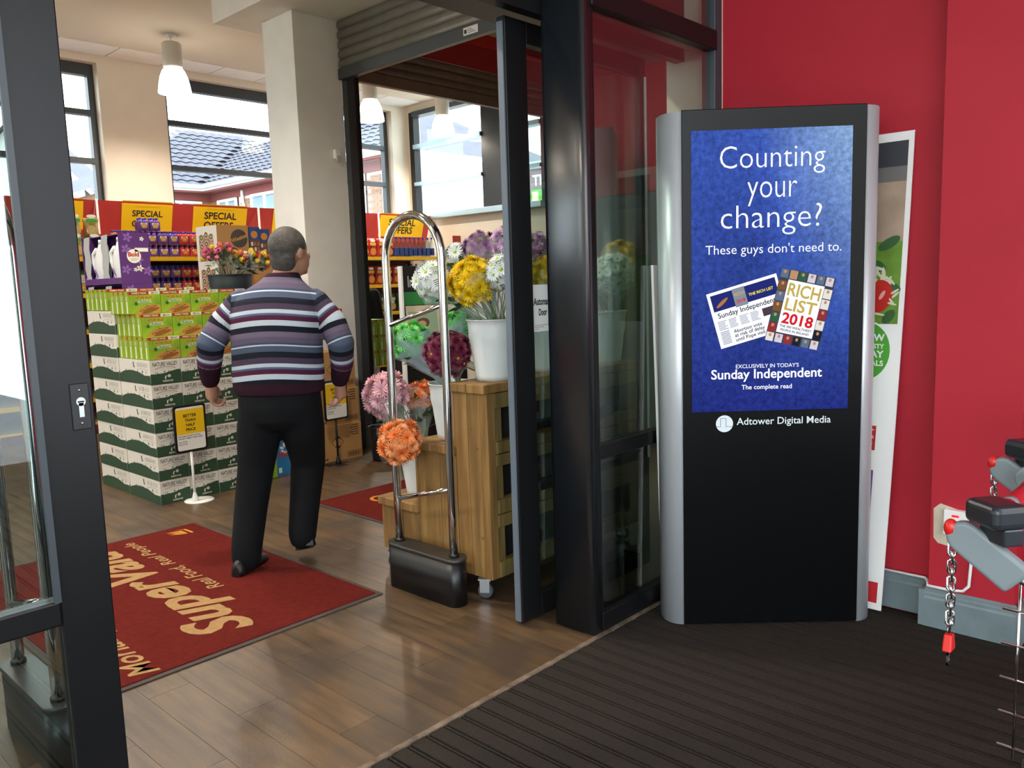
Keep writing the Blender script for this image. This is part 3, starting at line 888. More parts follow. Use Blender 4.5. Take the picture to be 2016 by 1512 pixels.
MB().text('Moriarty', m_rug_txt, RM(-1.3, 1.1), w=.62, h=.14, bold=.015, shear=.3, align='L').build('rug_lettering', rg)
FLM = frame((-.44 + 1.57, 2.74 - 1.055, .0112), (0, 1, 0), (-1, 0, 0))
m_gold = mat('gold_rug_print', 'c98a35', .95, spec=.05)
rt = MB()
for q in range(3): rt.flat([(.0 + q * .03, -.03), (.02 + q * .03, .02), (.05 + q * .03, .06), (.035 + q * .03, .0), (.03 + q * .03, -.03)], m_gold, FLM, .0006)
rt.flat([(-.01, -.05), (.1, -.045), (.13, .0), (.1, -.06), (.0, -.065)], m_gold, FLM, .0006)
rt.build('rug_emblem', rg)
rg2 = empty('entrance_rug', (.455, 1.945, 0), label='second red rug lying beyond, partly hidden behind the flower stand', cat='rug')
MB().box(0, 1.3, 0, .79, .0005, .006, m_rubber).build('rubber_backing', rg2, bevel=.002)
MB().box(.02, 1.28, .02, .77, .004, .011, m_rug).build('pile', rg2, bevel=.003)
sw = MB()
cx, cy = .36, .5
path = [(cx + r * cos(t), cy + r * sin(t)) for t, r in [(i * .42, .03 + .006 * i) for i in range(12)]]
for (p, q) in zip(path, path[1:]):
    d = Vector((q[0] - p[0], q[1] - p[1])).normalized() * .012; nn = Vector((-d.y, d.x))
    sw.add([(p[0] - nn.x, p[1] - nn.y, .0116), (q[0] - nn.x, q[1] - nn.y, .0116), (q[0] + nn.x, q[1] + nn.y, .0116), (p[0] + nn.x, p[1] + nn.y, .0116)], [(0, 1, 2, 3)], m_gold)
sw.text('S', m_gold, frame((cx + .25, cy - .2, .0116), (0, 1, 0), (-1, 0, 0)), h=.3, bold=.03, shear=.3)
sw.build('rug_print', rg2)

# ------------------------------------------------------------------ security gates
def gate(loc, label):
    g_ = empty('security_gate', loc, 0, label, 'security gate', 'anti-theft gates at the door')
    n = 10
    def rr(y0, y1, x0, x1, r, n=6):
        pts = []
        for cx, cy, a0 in ((x1 - r, y1 - r, 0), (x0 + r, y1 - r, pi / 2), (x0 + r, y0 + r, pi), (x1 - r, y0 + r, 3 * pi / 2)):
            pts += [(cx + r * cos(a0 + pi / 2 * i / n), cy + r * sin(a0 + pi / 2 * i / n)) for i in range(n + 1)]
        return pts
    MB().prism(rr(-.245, .245, -.05, .05, .045), 0, .205, m_black, None, True).build('base', g_)
    MB().prism(rr(-.248, .248, -.053, .053, .047), .205, .222, mat('base_cap', '3b3a38', .3, noise=(30, .3)), None, True).build('base_cap', g_)
    yl, yr, zt = .193, -.193, 1.565
    arc = [(0, yl, .222)] + [(0, yl, .222 + (zt - .222) * i / 6) for i in range(1, 7)]
    R = .193
    arc += [(0, R * cos(t), zt + (R + .0) * sin(t)) for t in [pi * i / 16 for i in range(1, 16)]]
    arc += [(0, yr, .222 + (zt - .222) * (6 - i) / 6) for i in range(0, 7)]
    MB().tube(arc, .0195, m_chrome, 14).build('arch_tube', g_)
    MB().tube([(0, yl, 1.262), (0, yr, 1.36)], .0115, m_chrome, 10).build('cross_bar', g_)
    MB().tube([(0, yl, .43), (0, yr, .535)], .0115, m_chrome, 10).build('cross_bar', g_)
    for y in (yl, yr): MB().lathe([(.024, .222), (.024, .232), (.02, .238)], m_black, 16, T(0, y, 0)).build('collar', g_)
    MB().lathe([(.006, 0), (.006, .003)], m_steel, 10, T(0.01, -.247, .16) @ RX(pi / 2)).build('lock', g_)
    return g_
gate((-.12, .893, 0), 'chrome arched security gate with black base beside the flower stand')
gate((-1.77, .90, 0), 'chrome security gate behind the near left door glass, pale base top showing')
# ------------------------------------------------------------------ tiered timber flower stand
def timber(name, a, b):
    m = mat(name, a, .65)
    nt = m.node_tree; bs = nt.nodes['Principled BSDF']; L = nt.links.new
    tc = nt.nodes.new('ShaderNodeTexCoord'); oi = nt.nodes.new('ShaderNodeObjectInfo')
    mp = nt.nodes.new('ShaderNodeMapping'); mp.inputs['Scale'].default_value = (30, 30, 2.5)
    av = nt.nodes.new('ShaderNodeVectorMath'); av.operation = 'ADD'
    L(tc.outputs['Object'], mp.inputs[0]); L(mp.outputs[0], av.inputs[0]); L(oi.outputs['Location'], av.inputs[1])
    n = nt.nodes.new('ShaderNodeTexNoise'); n.inputs['Scale'].default_value = 1; n.inputs['Detail'].default_value = 5; L(av.outputs[0], n.inputs['Vector'])
    r = nt.nodes.new('ShaderNodeValToRGB'); r.color_ramp.elements[0].position = .32; r.color_ramp.elements[1].position = .68
    r.color_ramp.elements[0].color = (*lin(b), 1); r.color_ramp.elements[1].color = (*lin(a), 1)
    L(n.outputs['Fac'], r.inputs[0])
    v = nt.nodes.new('ShaderNodeTexVoronoi'); v.inputs['Scale'].default_value = 9; L(tc.outputs['Object'], v.inputs['Vector'])
    k = nt.nodes.new('ShaderNodeMapRange'); k.inputs['From Min'].default_value = .02; k.inputs['From Max'].default_value = .1; L(v.outputs['Distance'], k.inputs['Value'])
    mx = nt.nodes.new('ShaderNodeMix'); mx.data_type = 'RGBA'; mx.inputs[6].default_value = (*lin('5a4022'), 1)
    hs = nt.nodes.new('ShaderNodeHueSaturation'); rv = nt.nodes.new('ShaderNodeMapRange'); rv.inputs['To Min'].default_value = .75; rv.inputs['To Max'].default_value = 1.15
    L(oi.outputs['Random'], rv.inputs['Value']); L(rv.outputs[0], hs.inputs['Value']); L(r.outputs[0], hs.inputs['Color'])
    L(k.outputs[0], mx.inputs[0]); L(hs.outputs[0], mx.inputs[7]); L(mx.outputs[2], bs.inputs['Base Color'])
    return m
m_tim = timber('stand_timber', '96733f', '74532a')
m_tim2 = timber('stand_timber_greenish', '86703f', '65512c')
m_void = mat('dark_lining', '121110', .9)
SX = 1.22
st = empty('flower_stand', (0, .49, 0), label='tiered timber flower stand on casters behind the right sliding door', cat='flower stand')
Y = lambda y: y - .49
# step boards
for (y0, y1, z1) in ((.572, .685, 1.0), (.69, .805, 1.0), (.79, .935, .70), (.94, 1.09, .70), (1.07, 1.22, .377), (1.225, 1.375, .377)):
    MB().box(-.022, SX, Y(y0), Y(y1), z1 - .042, z1, m_tim).build('step_board', st, bevel=.005)
# end panel boards
for (y0, y1, zt) in ((.624, .704, .957), (.707, .788, .957), (.792, .905, .657), (.909, 1.068, .657), (1.072, 1.2, .334), (1.204, 1.35, .334)):
    MB().box(0, .022, Y(y0), Y(y1), .1, zt, m_tim).build('end_board', st, bevel=.003)
for (y0, y1, zt) in ((1.352, 1.37, .334),):
    MB().box(.0, SX - .02, Y(y0), Y(y1), .1, zt, m_tim).build('riser_board', st, bevel=.003)
MB().box(.0, SX - .02, Y(1.07), Y(1.085), .377, .657, m_tim).build('riser_board', st)
MB().box(.0, SX - .02, Y(.785), Y(.8), .70, .957, m_tim).build('riser_board', st)
# back frame made of pallet battens
MB().box(0, .05, Y(.577), Y(.622), .1, .957, m_tim).build('post', st, bevel=.003)
MB().box(.055, .1, Y(.585), Y(.622), .16, .9, m_tim2).build('post', st, bevel=.003)
MB().box(.58, .63, Y(.577), Y(.622), .1, .957, m_tim).build('post', st, bevel=.003)
MB().box(SX - .07, SX - .02, Y(.577), Y(.622), .1, .957, m_tim).build('post', st, bevel=.003)
for z0, z1, y0 in ((.885, .955, .577), (.68, .735, .567), (.62, .675, .574), (.40, .465, .567), (.335, .395, .574), (.10, .175, .572)):
    MB().box(.05, SX - .02, Y(y0), Y(.622), z0, z1, m_tim2).build('batten', st, bevel=.004)
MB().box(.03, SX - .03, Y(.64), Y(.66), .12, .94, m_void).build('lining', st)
MB().box(.03, SX - .03, Y(.63), Y(1.34), .1, .12, m_tim2).build('base_board', st)
for (x, y) in ((.06, .64), (SX - .08, .64), (.06, 1.3), (SX - .08, 1.3)):
    c = MB(); c.box(-.03, .03, -.03, .03, .092, .1, m_steel); c.box(-.018, -.014, -.02, .025, .03, .094, m_steel); c.box(.014, .018, -.02, .025, .03, .094, m_steel)
    k = c.build('caster', st, (x - .045, Y(y), 0), rz=.6)
    wh = MB().lathe([(.012, -.011), (.03, -.011), (.034, -.008), (.034, .008), (.03, .011), (.012, .011)], m_steel, 18, T(0, .0, .037) @ RY(pi / 2))
    wh.lathe([(.033, -.012), (.037, -.008), (.037, .008), (.033, .012)], m_dkgrey, 18, T(0, 0, .037) @ RY(pi / 2))
    wh.build('wheel', k)

# ------------------------------------------------------------------ metal buckets
m_bucket = mat('white_enamel', 'dfe3e0', .35, noise=(6, .06))
def bucket(loc, label, h=.275, r0=.088, r1=.122, m=m_bucket, cat='bucket', group='white flower buckets'):
    b = empty('flower_bucket', loc, 0, label, cat, group)
    pr = []
    for i in range(13):
        t = i / 12
        pr.append((r0 + (r1 - r0) * t + (.003 if i in (8, 9) else 0), h * t))
    pr += [(r1 + .004, h + .002), (r1 + .003, h + .007), (r1 - .003, h + .004), (r1 - .006, h - .01), (r0 - .003, .012)]
    MB().lathe(pr, m, 32).build('bucket_body', b)
    MB().tube([((r1 + .003) * cos(2 * pi * i / 32), (r1 + .003) * sin(2 * pi * i / 32), h + .004) for i in range(32)], .003, m, 6, closed=True).build('rolled_rim', b)
    return b
bucket((.185, .70, 1.0), 'white bucket on the top step holding yellow and white bouquets at the end')
bucket((.60, .70, 1.0), 'white bucket on the top step seen through the sliding door glass below notice', h=.25)
bucket((1.04, .70, 1.0), 'white bucket on the top step seen through the fixed front glazing', h=.27)
bucket((.165, .965, .70), 'white bucket on the middle step holding maroon and green bouquets', h=.265)
bucket((.175, 1.235, .377), 'white bucket on the lowest step holding pink and orange bouquets', h=.25)
bucket((.6, .96, .70), 'white bucket further along the middle step behind the maroon bouquet', h=.265)

# ------------------------------------------------------------------ bouquets
m_leaf = mat('flower_leaf', '3c4f2c', .6, noise=(12, .3))
m_stem = mat('flower_stem', '54703a', .6)
m_film = film_mat('cellophane', 'eef4f8', .16)
m_film_b = film_mat('frosted_wrap', 'b9cad6', .4)
def head_mesh(name, colr, colc, kind):
    b = MB(); mc = mat(name + '_petal', colr, .6, noise=(3, .18)); me = mat(name + '_eye', colc, .7)
    rnd = random.Random(hash(name) % 1000)
    def petal(ang, tilt, ln, wd, z0, r0):
        # a cupped petal: two quads
        ca, sa = cos(ang), sin(ang)
        def P(r, s, z): return (ca * r - sa * s, sa * r + ca * s, z)
        r1 = r0 + ln * .55 * cos(tilt); z1 = z0 + ln * .55 * sin(tilt)
        r2 = r0 + ln * cos(tilt * .85); z2 = z0 + ln * sin(tilt * .85) + .04 * ln
        b.add([P(r0, -wd * .35, z0), P(r0, wd * .35, z0), P(r1, wd, z1), P(r1, -wd, z1), P(r2, wd * .45, z2), P(r2, -wd * .45, z2)],
              [(0, 1, 2, 3), (3, 2, 4, 5)], mc, True)
    if kind == 'mum':
        for n, tilt, ln, wd, z0 in ((17, -.05, 1.0, .1, -.06), (18, .22, .97, .1, -.02), (16, .5, .92, .095, .02), (14, .8, .82, .09, .05), (9, 1.1, .68, .085, .1), (5, 1.4, .5, .08, .12)):
            for i in range(n): petal(2 * pi * (i + rnd.random() * .5) / n, tilt + rnd.uniform(-.12, .12), ln * rnd.uniform(.88, 1.05), wd, z0, .06)
    elif kind == 'daisy':
        for n, tilt, ln, z0 in ((15, .12, .95, 0), (13, .32, .8, .03)):
            for i in range(n): petal(2 * pi * (i + rnd.random() * .4) / n, tilt + rnd.uniform(-.08, .08), ln, .13, z0, .12)
        b.sphere((0, 0, .1), .24, me, 12, 6, None, (1, 1, .6))
    elif kind == 'tulip':
        for n, ln, wd, r0 in ((3, 1.0, .5, .28), (3, .95, .5, .2)):
            for i in range(n):
                ang = 2 * pi * (i + (.5 if r0 < .25 else 0)) / n; ca, sa = cos(ang), sin(ang)
                P = lambda r, s, z: (ca * r - sa * s, sa * r + ca * s, z)
                b.add([P(.05, -.12, -.5), P(.05, .12, -.5), P(r0 + .2, .42, -.1), P(r0 + .2, -.42, -.1), P(r0 + .1, .36, .4), P(r0 + .1, -.36, .4), P(r0 - .12, 0, .75)],
                      [(0, 1, 2, 3), (3, 2, 4, 5), (5, 4, 6)], mc, True)
    return b.mesh('flower', False)
FH = {
    'yellow': head_mesh('yellow_mum', 'f3cf06', 'd99b00', 'mum'), 'white': head_mesh('white_daisy', 'eef3ee', '9fc032', 'daisy'),
    'purple': head_mesh('purple_mum', '9a5c98', '5a2a5a', 'mum'), 'lilac': head_mesh('lilac_mum', 'c99fc8', '8a5f8a', 'mum'),
    'maroon': head_mesh('maroon_daisy', '6d1638', 'c89a1c', 'daisy'), 'green': head_mesh('green_mum', '7fe07a', '56b050', 'mum'),
    'orange': head_mesh('orange_mum', 'f08a45', 'c9601c', 'mum'), 'peach': head_mesh('peach_mum', 'f3a469', 'd07a30', 'mum'),
    'pink': head_mesh('pink_mum', 'f0bcc6', 'dc8a9c', 'mum'), 'dark': head_mesh('maroon_mum', '7a1c40', '4a1028', 'mum'),
    't_pink': head_mesh('pink_tulip', 'd86a92', 'd86a92', 'tulip'), 't_salmon': head_mesh('salmon_tulip', 'ee7e68', 'ee7e68', 'tulip'),
    't_yellow': head_mesh('yellow_tulip', 'e8c63a', 'e8c63a', 'tulip'), 't_cream': head_mesh('cream_tulip', 'ece4c2', 'ece4c2', 'tulip'),
    't_orange': head_mesh('orange_tulip', 'f0602c', 'f0602c', 'tulip'), 't_magenta': head_mesh('magenta_tulip', 'c22e72', 'c22e72', 'tulip'),
}
def bouquet(base, cen, R, hr, n, kinds, label, wrap=m_film, tagc=True, squash=1.0, cap=1.85, group='wrapped bouquets on the flower stand', seed=0, face=True):
    rnd = random.Random(seed + 11)
    base = Vector(base); cen = Vector(cen)
    t = empty('bouquet', base, 0, label, 'bouquet', group)
    ax = (cen - base); Ld = ax.length; ax.normalize()
    up = Vector((0, 0, 1)) if abs(ax.z) < .95 else Vector((0, 1, 0))
    ux = up.cross(ax).normalized(); uy = ax.cross(ux)
    Mx = Matrix(((ux.x, uy.x, ax.x, 0), (ux.y, uy.y, ax.y, 0), (ux.z, uy.z, ax.z, 0), (0, 0, 0, 1)))
    ga = pi * (3 - 5 ** .5)
    c0 = Vector((0, 0, Ld))
    # the flower faces turn towards the aisle and the door
    fw = (Mx.to_3x3().inverted() @ (ax * .75 + Vector((-.62, -.5, .2)))).normalized() if face else Vector((0, 0, 1))
    Fq = fw.to_track_quat('Z', 'Y').to_matrix()
    for i in range(n):
        q = (i + .5) / n; th = math.acos(1 - q * (1 - cos(cap))); ph = i * ga
        rr = R * (1 + rnd.uniform(-.1, .08))
        nrm = Fq @ Vector((sin(th) * cos(ph), sin(th) * sin(ph), cos(th) * squash))
        p = c0 + nrm * rr
        k = kinds[i % len(kinds)]
        dirv = (Mx.to_3x3() @ Vector((nrm.x + rnd.uniform(-.15, .15), nrm.y + rnd.uniform(-.15, .15), nrm.z + .1))).normalized()
        o = bpy.data.objects.new('flower', FH[k])
        o.location = Mx @ p
        o.rotation_euler = (dirv.to_track_quat('Z', 'Y').to_matrix().to_4x4() @ RZ(rnd.random() * 6)).to_euler()
        s = hr * rnd.uniform(.85, 1.12); o.scale = (s, s, s)
        link(o, t)
    fo = MB()
    for i in range(16):
        a = rnd.random() * 2 * pi; zz = Ld * (.35 + .6 * rnd.random()); r0 = .02 + (R * .85) * zz / Ld; ln = .05 + .03 * rnd.random()
        d = Vector((cos(a), sin(a), .5)).normalized(); sd = Vector((-sin(a), cos(a), 0)); p = Vector((r0 * .6 * cos(a), r0 * .6 * sin(a), zz))
        fo.add([p, p + d * ln * .4 + sd * .016, p + d * ln, p + d * ln * .4 - sd * .016], [(0, 1, 2), (0, 2, 3)], m_leaf, False, Mx)
    for i in range(6):
        a = i * 1.05; fo.tube([(0.01 * cos(a), .01 * sin(a), -.1), (R * .6 * cos(a), R * .6 * sin(a), Ld)], .003, m_stem, 5, M=Mx)
    fo.sphere((0, 0, Ld), R * .82, m_leaf, 10, 6, Mx)
    fo.build('foliage', t)
    wr = MB(); rings = []; N = 36
    for j, (f, rf) in enumerate(((.0, .22), (.3, .42), (.62, .82), (.78, .98), (.9, 1.14), (1.0, 1.3))):
        ring = []
        for i in range(N):
            a = 2 * pi * i / N
            ruf = 1 + (.09 * sin(a * 5 + seed) + .05 * sin(a * 9 + 2 * seed)) * f
            zz = Ld * f + (.035 * sin(a * 3 + seed) if j >= 4 else 0)
            ring.append((R * rf * ruf * cos(a), R * rf * ruf * sin(a), zz))
        rings.append(ring)
    wr.loft(rings, wrap, False, True, True, Mx)
    wr.build('wrap', t, fix=False)
    if tagc:
        tg = MB().box(-.02, .02, -.001, .001, -.03, .03, m_paper)
        for q in range(4): tg.box(-.014, .012 - .004 * q, -.0016, -.001, .012 - .009 * q, .015 - .009 * q, m_ink)
        vd = Vector((-.73, -.68, .1)); pos = cen - ax * R * .75 + (vd - ax * vd.dot(ax)).normalized() * R * 1.02
        k = tg.build('price_tag', t, pos - base); k.rotation_euler = (.2, .35 * (1 if seed % 2 else -1), radians(-47))
    return t
B1 = (.185, .645, 1.27); B2 = (.165, .965, .96); B3 = (.175, 1.235, .62); B4 = (.6, .645, 1.25); B5 = (1.04, .645, 1.27); B6 = (.55, .98, .96)
bouquet((.165, .71, 1.27), (.12, .755, 1.45), .1, .036, 46, ['yellow'], 'bright yellow chrysanthemum bouquet at the end of the top step', seed=1, tagc=False)
bouquet((.165, .70, 1.27), (.08, .985, 1.465), .085, .036, 30, ['white'], 'white daisy bouquet leaning left over the security gate', seed=2)
bouquet((.19, .68, 1.27), (.21, .96, 1.585), .05, .034, 9, ['white'], 'small white daisy bouquet upright behind the gate arch', seed=3, tagc=False)
bouquet((.2, .66, 1.27), (.31, .885, 1.595), .085, .028, 30, ['purple', 'purple', 'dark'], 'purple chrysanthemum bouquet rising behind the yellow one', seed=4, tagc=False)
bouquet((.2, .68, 1.27), (.175, .625, 1.49), .07, .036, 22, ['white'], 'white green-eyed daisy bouquet next to the sliding door edge', seed=5, tagc=False)
bouquet((.22, .62, 1.27), (.33, .70, 1.625), .075, .034, 16, ['lilac'], 'pale lilac bouquet at the top beside the door edge', seed=6, tagc=False)
bouquet((.58, .63, 1.25), (.44, .58, 1.47), .075, .036, 26, ['yellow'], 'yellow bouquet seen through the sliding door glass above the notice', seed=7, tagc=False)
bouquet((.58, .68, 1.25), (.40, .70, 1.45), .07, .036, 14, ['white'], 'white daisy bouquet seen through the sliding door glass beside yellow one', seed=8, tagc=False)
bouquet((.62, .66, 1.25), (.56, .74, 1.60), .075, .032, 16, ['lilac'], 'lilac bouquet seen high through the sliding door glass', seed=18, tagc=False)
bouquet((1.02, .62, 1.27), (.98, .59, 1.47), .105, .034, 40, ['white'], 'large white bouquet seen through the fixed front glazing', seed=9, tagc=False)
bouquet((1.06, .66, 1.27), (1.15, .66, 1.55), .085, .036, 26, ['yellow'], 'yellow bouquet seen through the front glazing beside the totem', seed=10, tagc=False)
bouquet((1.02, .7, 1.27), (.95, .86, 1.58), .08, .036, 20, ['yellow', 'peach'], 'yellow and peach bouquet behind the large white one in the glazing', seed=19, tagc=False)
bouquet((.15, .95, .95), (.05, .875, 1.125), .098, .03, 52, ['maroon', 'dark', 'dark'], 'dark maroon daisy bouquet with yellow eyes on the middle step', wrap=m_film, seed=12)
bouquet((.16, .99, .95), (.085, 1.185, 1.17), .085, .036, 22, ['green'], 'vivid green bouquet in frosted wrap on the middle step left', wrap=m_film_b, seed=13, tagc=False)
bouquet((.19, .98, .95), (.27, 1.0, 1.25), .075, .034, 16, ['green'], 'vivid green bouquet hidden behind the maroon one', wrap=m_film_b, seed=14, tagc=False)
bouquet((.52, 1.0, .95), (.33, 1.5, 1.17), .055, .034, 12, ['orange'], 'orange bouquet peeping out behind the green bouquet', seed=15, tagc=False)
bouquet((.16, 1.27, .62), (.09, 1.4, .885), .095, .05, 22, ['pink'], 'pale pink chrysanthemum bouquet in clear wrap on the lowest step', seed=16)
bouquet((.2, 1.25, .62), (.29, 1.36, .85), .065, .04, 14, ['orange', 'peach'], 'small orange bouquet to the right of the pink one', seed=17, tagc=False)
bouquet((.12, 1.22, .63), (-.17, .985, .725), .085, .038, 26, ['peach', 'orange'], 'orange chrysanthemum bouquet hanging out in front of the gate post', seed=20, tagc=False)
# black bucket on the floor behind
bucket((1.62, 3.45, 0), 'black plastic flower bucket on the floor behind the stand', h=.28, r0=.085, r1=.11, m=m_black, group='dark flower buckets')
# ------------------------------------------------------------------ cereal bar display: white and green cases
m_case = mat('case_white', 'ded8cf', .6); m_hill = mat('case_green', '27452f', .6, noise=(30, .15)); m_caseink = mat('case_ink', '47433f', .6); m_grl = mat('case_grey', 'b5ada4', .6)
CW, CD, CH = .211, .505, .165
def case_mesh():
    b = MB().box(.0008, CW - .0008, .0008, CD - .0008, .0008, CH - .0012, m_case)
    rnd = random.Random(4)
    def hills(L, M, f):
        n = 26; top = []
        for i in range(n + 1):
            x = L * i / n; top.append((x, f(i / n) + .004 * rnd.random()))
        b.flat([(0.001, .001), (L - .001, .001)] + [(min(max(p[0], .001), L - .001), p[1]) for p in top[::-1]], m_hill, M, .0004)
    FM = facing_front(0, 0, 0)
    hills(CW, FM, lambda t: .072 + .012 * t - .006 * sin(t * 5))
    for i in range(7):
        x = .02 + .16 * rnd.random(); z = .072 + .012 * x / CW; b.flat([(x - .003, z), (x + .003, z), (x, z + .016)], m_hill, FM, .0004)
    b.text('NATURE VALLEY', m_caseink, FM, w=.172, h=.028, bold=.012, x=.105, y=.123, z=.0006)
    for q in range(12):
        t0 = pi * (.2 + .6 * q / 12); t1 = pi * (.2 + .6 * (q + 1) / 12)
        b.flat([(.105 + .09 * cos(t0), .085 + .032 * sin(t0)), (.105 + .09 * cos(t1), .085 + .032 * sin(t1)), (.105 + .087 * cos(t1), .083 + .032 * sin(t1)), (.105 + .087 * cos(t0), .083 + .032 * sin(t0))], m_caseink, FM, .0006)
    for q in range(5): b.disc(.07 + .018 * q, .098 + .004 * (q % 2), .007, .002, m_grl, FM, .0006, 8, .5 - .2 * q)
    b.text('REMOVE', m_case, FM, w=.07, h=.011, bold=.03, x=.118, y=.014, z=.0007)
    b.flat([(.098, .03), (.105, .03), (.106, .045), (.114, .056), (.1, .052), (.097, .042)], m_case, FM, .0007)
    b.disc(.128, .052, .0105, .0105, m_case, FM, .0007, 14); b.text('2', m_hill, FM, h=.012, bold=.03, x=.128, y=.046, z=.0009)
    # left side: reading distance grows towards the camera
    LM = facing_left(0, CD, 0)
    hills(CD, LM, lambda t: .055 + .03 * sin(min(1, t * 1.25) * pi) ** .8 + .006 * t)
    for i in range(8):
        x = .08 + .4 * rnd.random(); b.flat([(x - .006, .078), (x + .006, .078), (x, .098)], m_hill, LM, .0004)
    b.flat([(.235, .148), (.25, .15), (.252, .122), (.266, .116), (.25, .108), (.24, .118)], m_caseink, LM, .0006)
    b.text('NATURE VALLEY', m_grl, LM, w=.17, h=.03, bold=.0, x=.385, y=.118, z=.0006)
    for q in range(8):
        t0 = pi * (.2 + .6 * q / 8); t1 = pi * (.2 + .6 * (q + 1) / 8)
        b.flat([(.385 + .11 * cos(t0), .085 + .022 * sin(t0)), (.385 + .11 * cos(t1), .085 + .022 * sin(t1)), (.385 + .11 * cos(t1), .082 + .022 * sin(t1)), (.385 + .11 * cos(t0), .082 + .022 * sin(t0))], m_grl, LM, .0006)
    return b.mesh('cereal_bar_case')
CASE = case_mesh()
def case(loc, label, group):
    o = bpy.data.objects.new('cereal_bar_case', CASE); o.location = loc
    link(o); return tag(o, label, 'case', group)
X0 = -.208
for t in range(6):
    for i in range(4):
        case((X0 + i * .2125, 3.56 + random.uniform(-.003, .003), t * .1665), 'white and green cereal bar case, front stack, %s tier up, %s from corner' % (ORD[t], ORD[i]), 'front stack of cereal bar cases')
for t in range(8):
    for i in range(4):
        case((X0 + i * .2125 + random.uniform(-.003, .003), 4.075, t * .1665), 'white and green cereal bar case, rear stack, %s tier up, %s column in' % (ORD[t], ORD[i]), 'rear stack of cereal bar cases')

# green retail boxes
m_lime = mat('box_lime', 'a9bf25', .45, noise=(9, .25, '5f9a2c')); m_limes = mat('box_lime_side', '93b022', .45, noise=(6, .15)); m_pale = mat('box_pale', 'dfe9d0', .5)
m_ytxt = mat('box_yellow_text', 'c8a92a', .5); m_dgr = mat('box_dark_green', '2c5a30', .5); m_oat = mat('box_oat', 'cf9a54', .5, noise=(90, .35)); m_oat2 = mat('box_oat_bar', 'a3622a', .5, noise=(120, .5)); m_boxred = mat('box_red', 'b5281f', .45)
GW, GD, GH = .214, .082, .154
def gbox_mesh():
    b = MB().box(.0008, GW - .0008, .001, GD - .001, 0, GH - .001, m_lime)
    FM = facing_front(0, .001, 0)
    b.rect(.001, GW - .001, GH - .022, GH - .001, m_pale, FM, .0004); b.rect(.001, .135, GH - .022, GH - .001, m_boxred, FM, .0006)
    b.text('FAMILY PACK', m_pale, FM, w=.1, h=.012, bold=.03, x=.07, y=GH - .017, z=.0008); b.text('28', m_boxred, FM, h=.014, bold=.03, x=.16, y=GH - .018, z=.0008); b.rect(.172, .2, GH - .016, GH - .008, m_grl, FM, .0008)
    b.rect(.035, .165, .1, .125, m_ytxt, FM, .0004); b.text('NATURE VALLEY', m_dgr, FM, w=.118, h=.017, bold=.01, x=.1, y=.104, z=.0007)
    b.flat([(.055, .075), (.15, .078), (.145, .098), (.06, .095)], m_pale, FM, .0005); b.text('CRUNCHY', m_dgr, FM, w=.085, h=.017, bold=.03, x=.102, y=.078, z=.0008)
    b.disc(.045, .07, .012, .012, m_dgr, FM, .0004, 12)
    b.flat([(.03, .002), (.212, .002), (.212, .06), (.15, .066), (.09, .05), (.05, .028)], m_oat, FM, .0005)
    for (x, y, r) in ((.125, .038, .32), (.14, .02, .28)):
        b.disc(x, y, .066, .012, m_oat2, FM, .0007 + .0001 * r, 14, r)
    for q in range(9):
        b.disc(.08 + .013 * q, .024 + .0045 * q + .004 * (q % 2), .007, .005, m_oat, FM, .0009, 8)
    b.disc(.118, .052, .013, .002, m_ink, FM, .001, 8, -.9)
    LM = facing_left(0, GD, 0)
    b.rect(.002, GD - .002, .001, GH - .001, m_limes, LM, .0004)
    b.rect(.03, .047, .004, .085, m_pale, LM, .0006); b.rect(.026, .05, .09, .122, m_grl, LM, .0006)
    b.rect(GD - .022, GD - .002, GH - .022, GH - .001, m_boxred, LM, .0006)
    return b.mesh('cereal_bar_box')
GBOX = gbox_mesh()
def gbox(loc, label, group, rz=0):
    o = bpy.data.objects.new('cereal_bar_box', GBOX); o.location = loc; o.rotation_euler = (0, 0, rz)
    link(o); return tag(o, label, 'box', group)
for t, (y0, n, xo) in enumerate(((3.562, 6, -.2), (3.655, 5, -.198), (3.775, 4, -.215))):
    zt = .9995 + t * .1545
    for i in range(4):
        for k in range(n):
            lab = 'lime green cereal bar family box, %s green tier, %s across, %s deep' % (('lowest', 'middle', 'topmost')[t], ORD[i], ORD[k])
            gbox((xo + i * .2165 + random.uniform(-.001, .001), y0 + k * .0835, zt), lab, 'lime boxes on the front stack')
for i in range(3):
    for k in range(5 if i == 0 else 1):
        gbox((-.205 + i * .2165, 4.17 + k * .0835, 1.333), 'lime green cereal bar family box on the rear stack, %s across, %s deep' % (ORD[i], ORD[k]), 'lime boxes on the rear stack')
# second small stack seen past the shutter guide, ends outwards
for t, n in enumerate((3, 3, 3, 1)):
    for i in range(n):
        o = gbox((2.33 + (i + 1) * .0935, 4.6, .648 + t * .156), 'lime cereal bar box end-on past the shutter guide, %s row up, %s along' % (ORD[t], ORD[i]), 'lime boxes past the shutter guide', rz=pi / 2)
        o.scale = (1, 1.12, 1.008)
for t in range(4):
    case((2.31, 4.6, t * .162), 'white and green cereal bar case past the shutter guide, %s from the floor' % ORD[t], 'cases past the shutter guide')
    

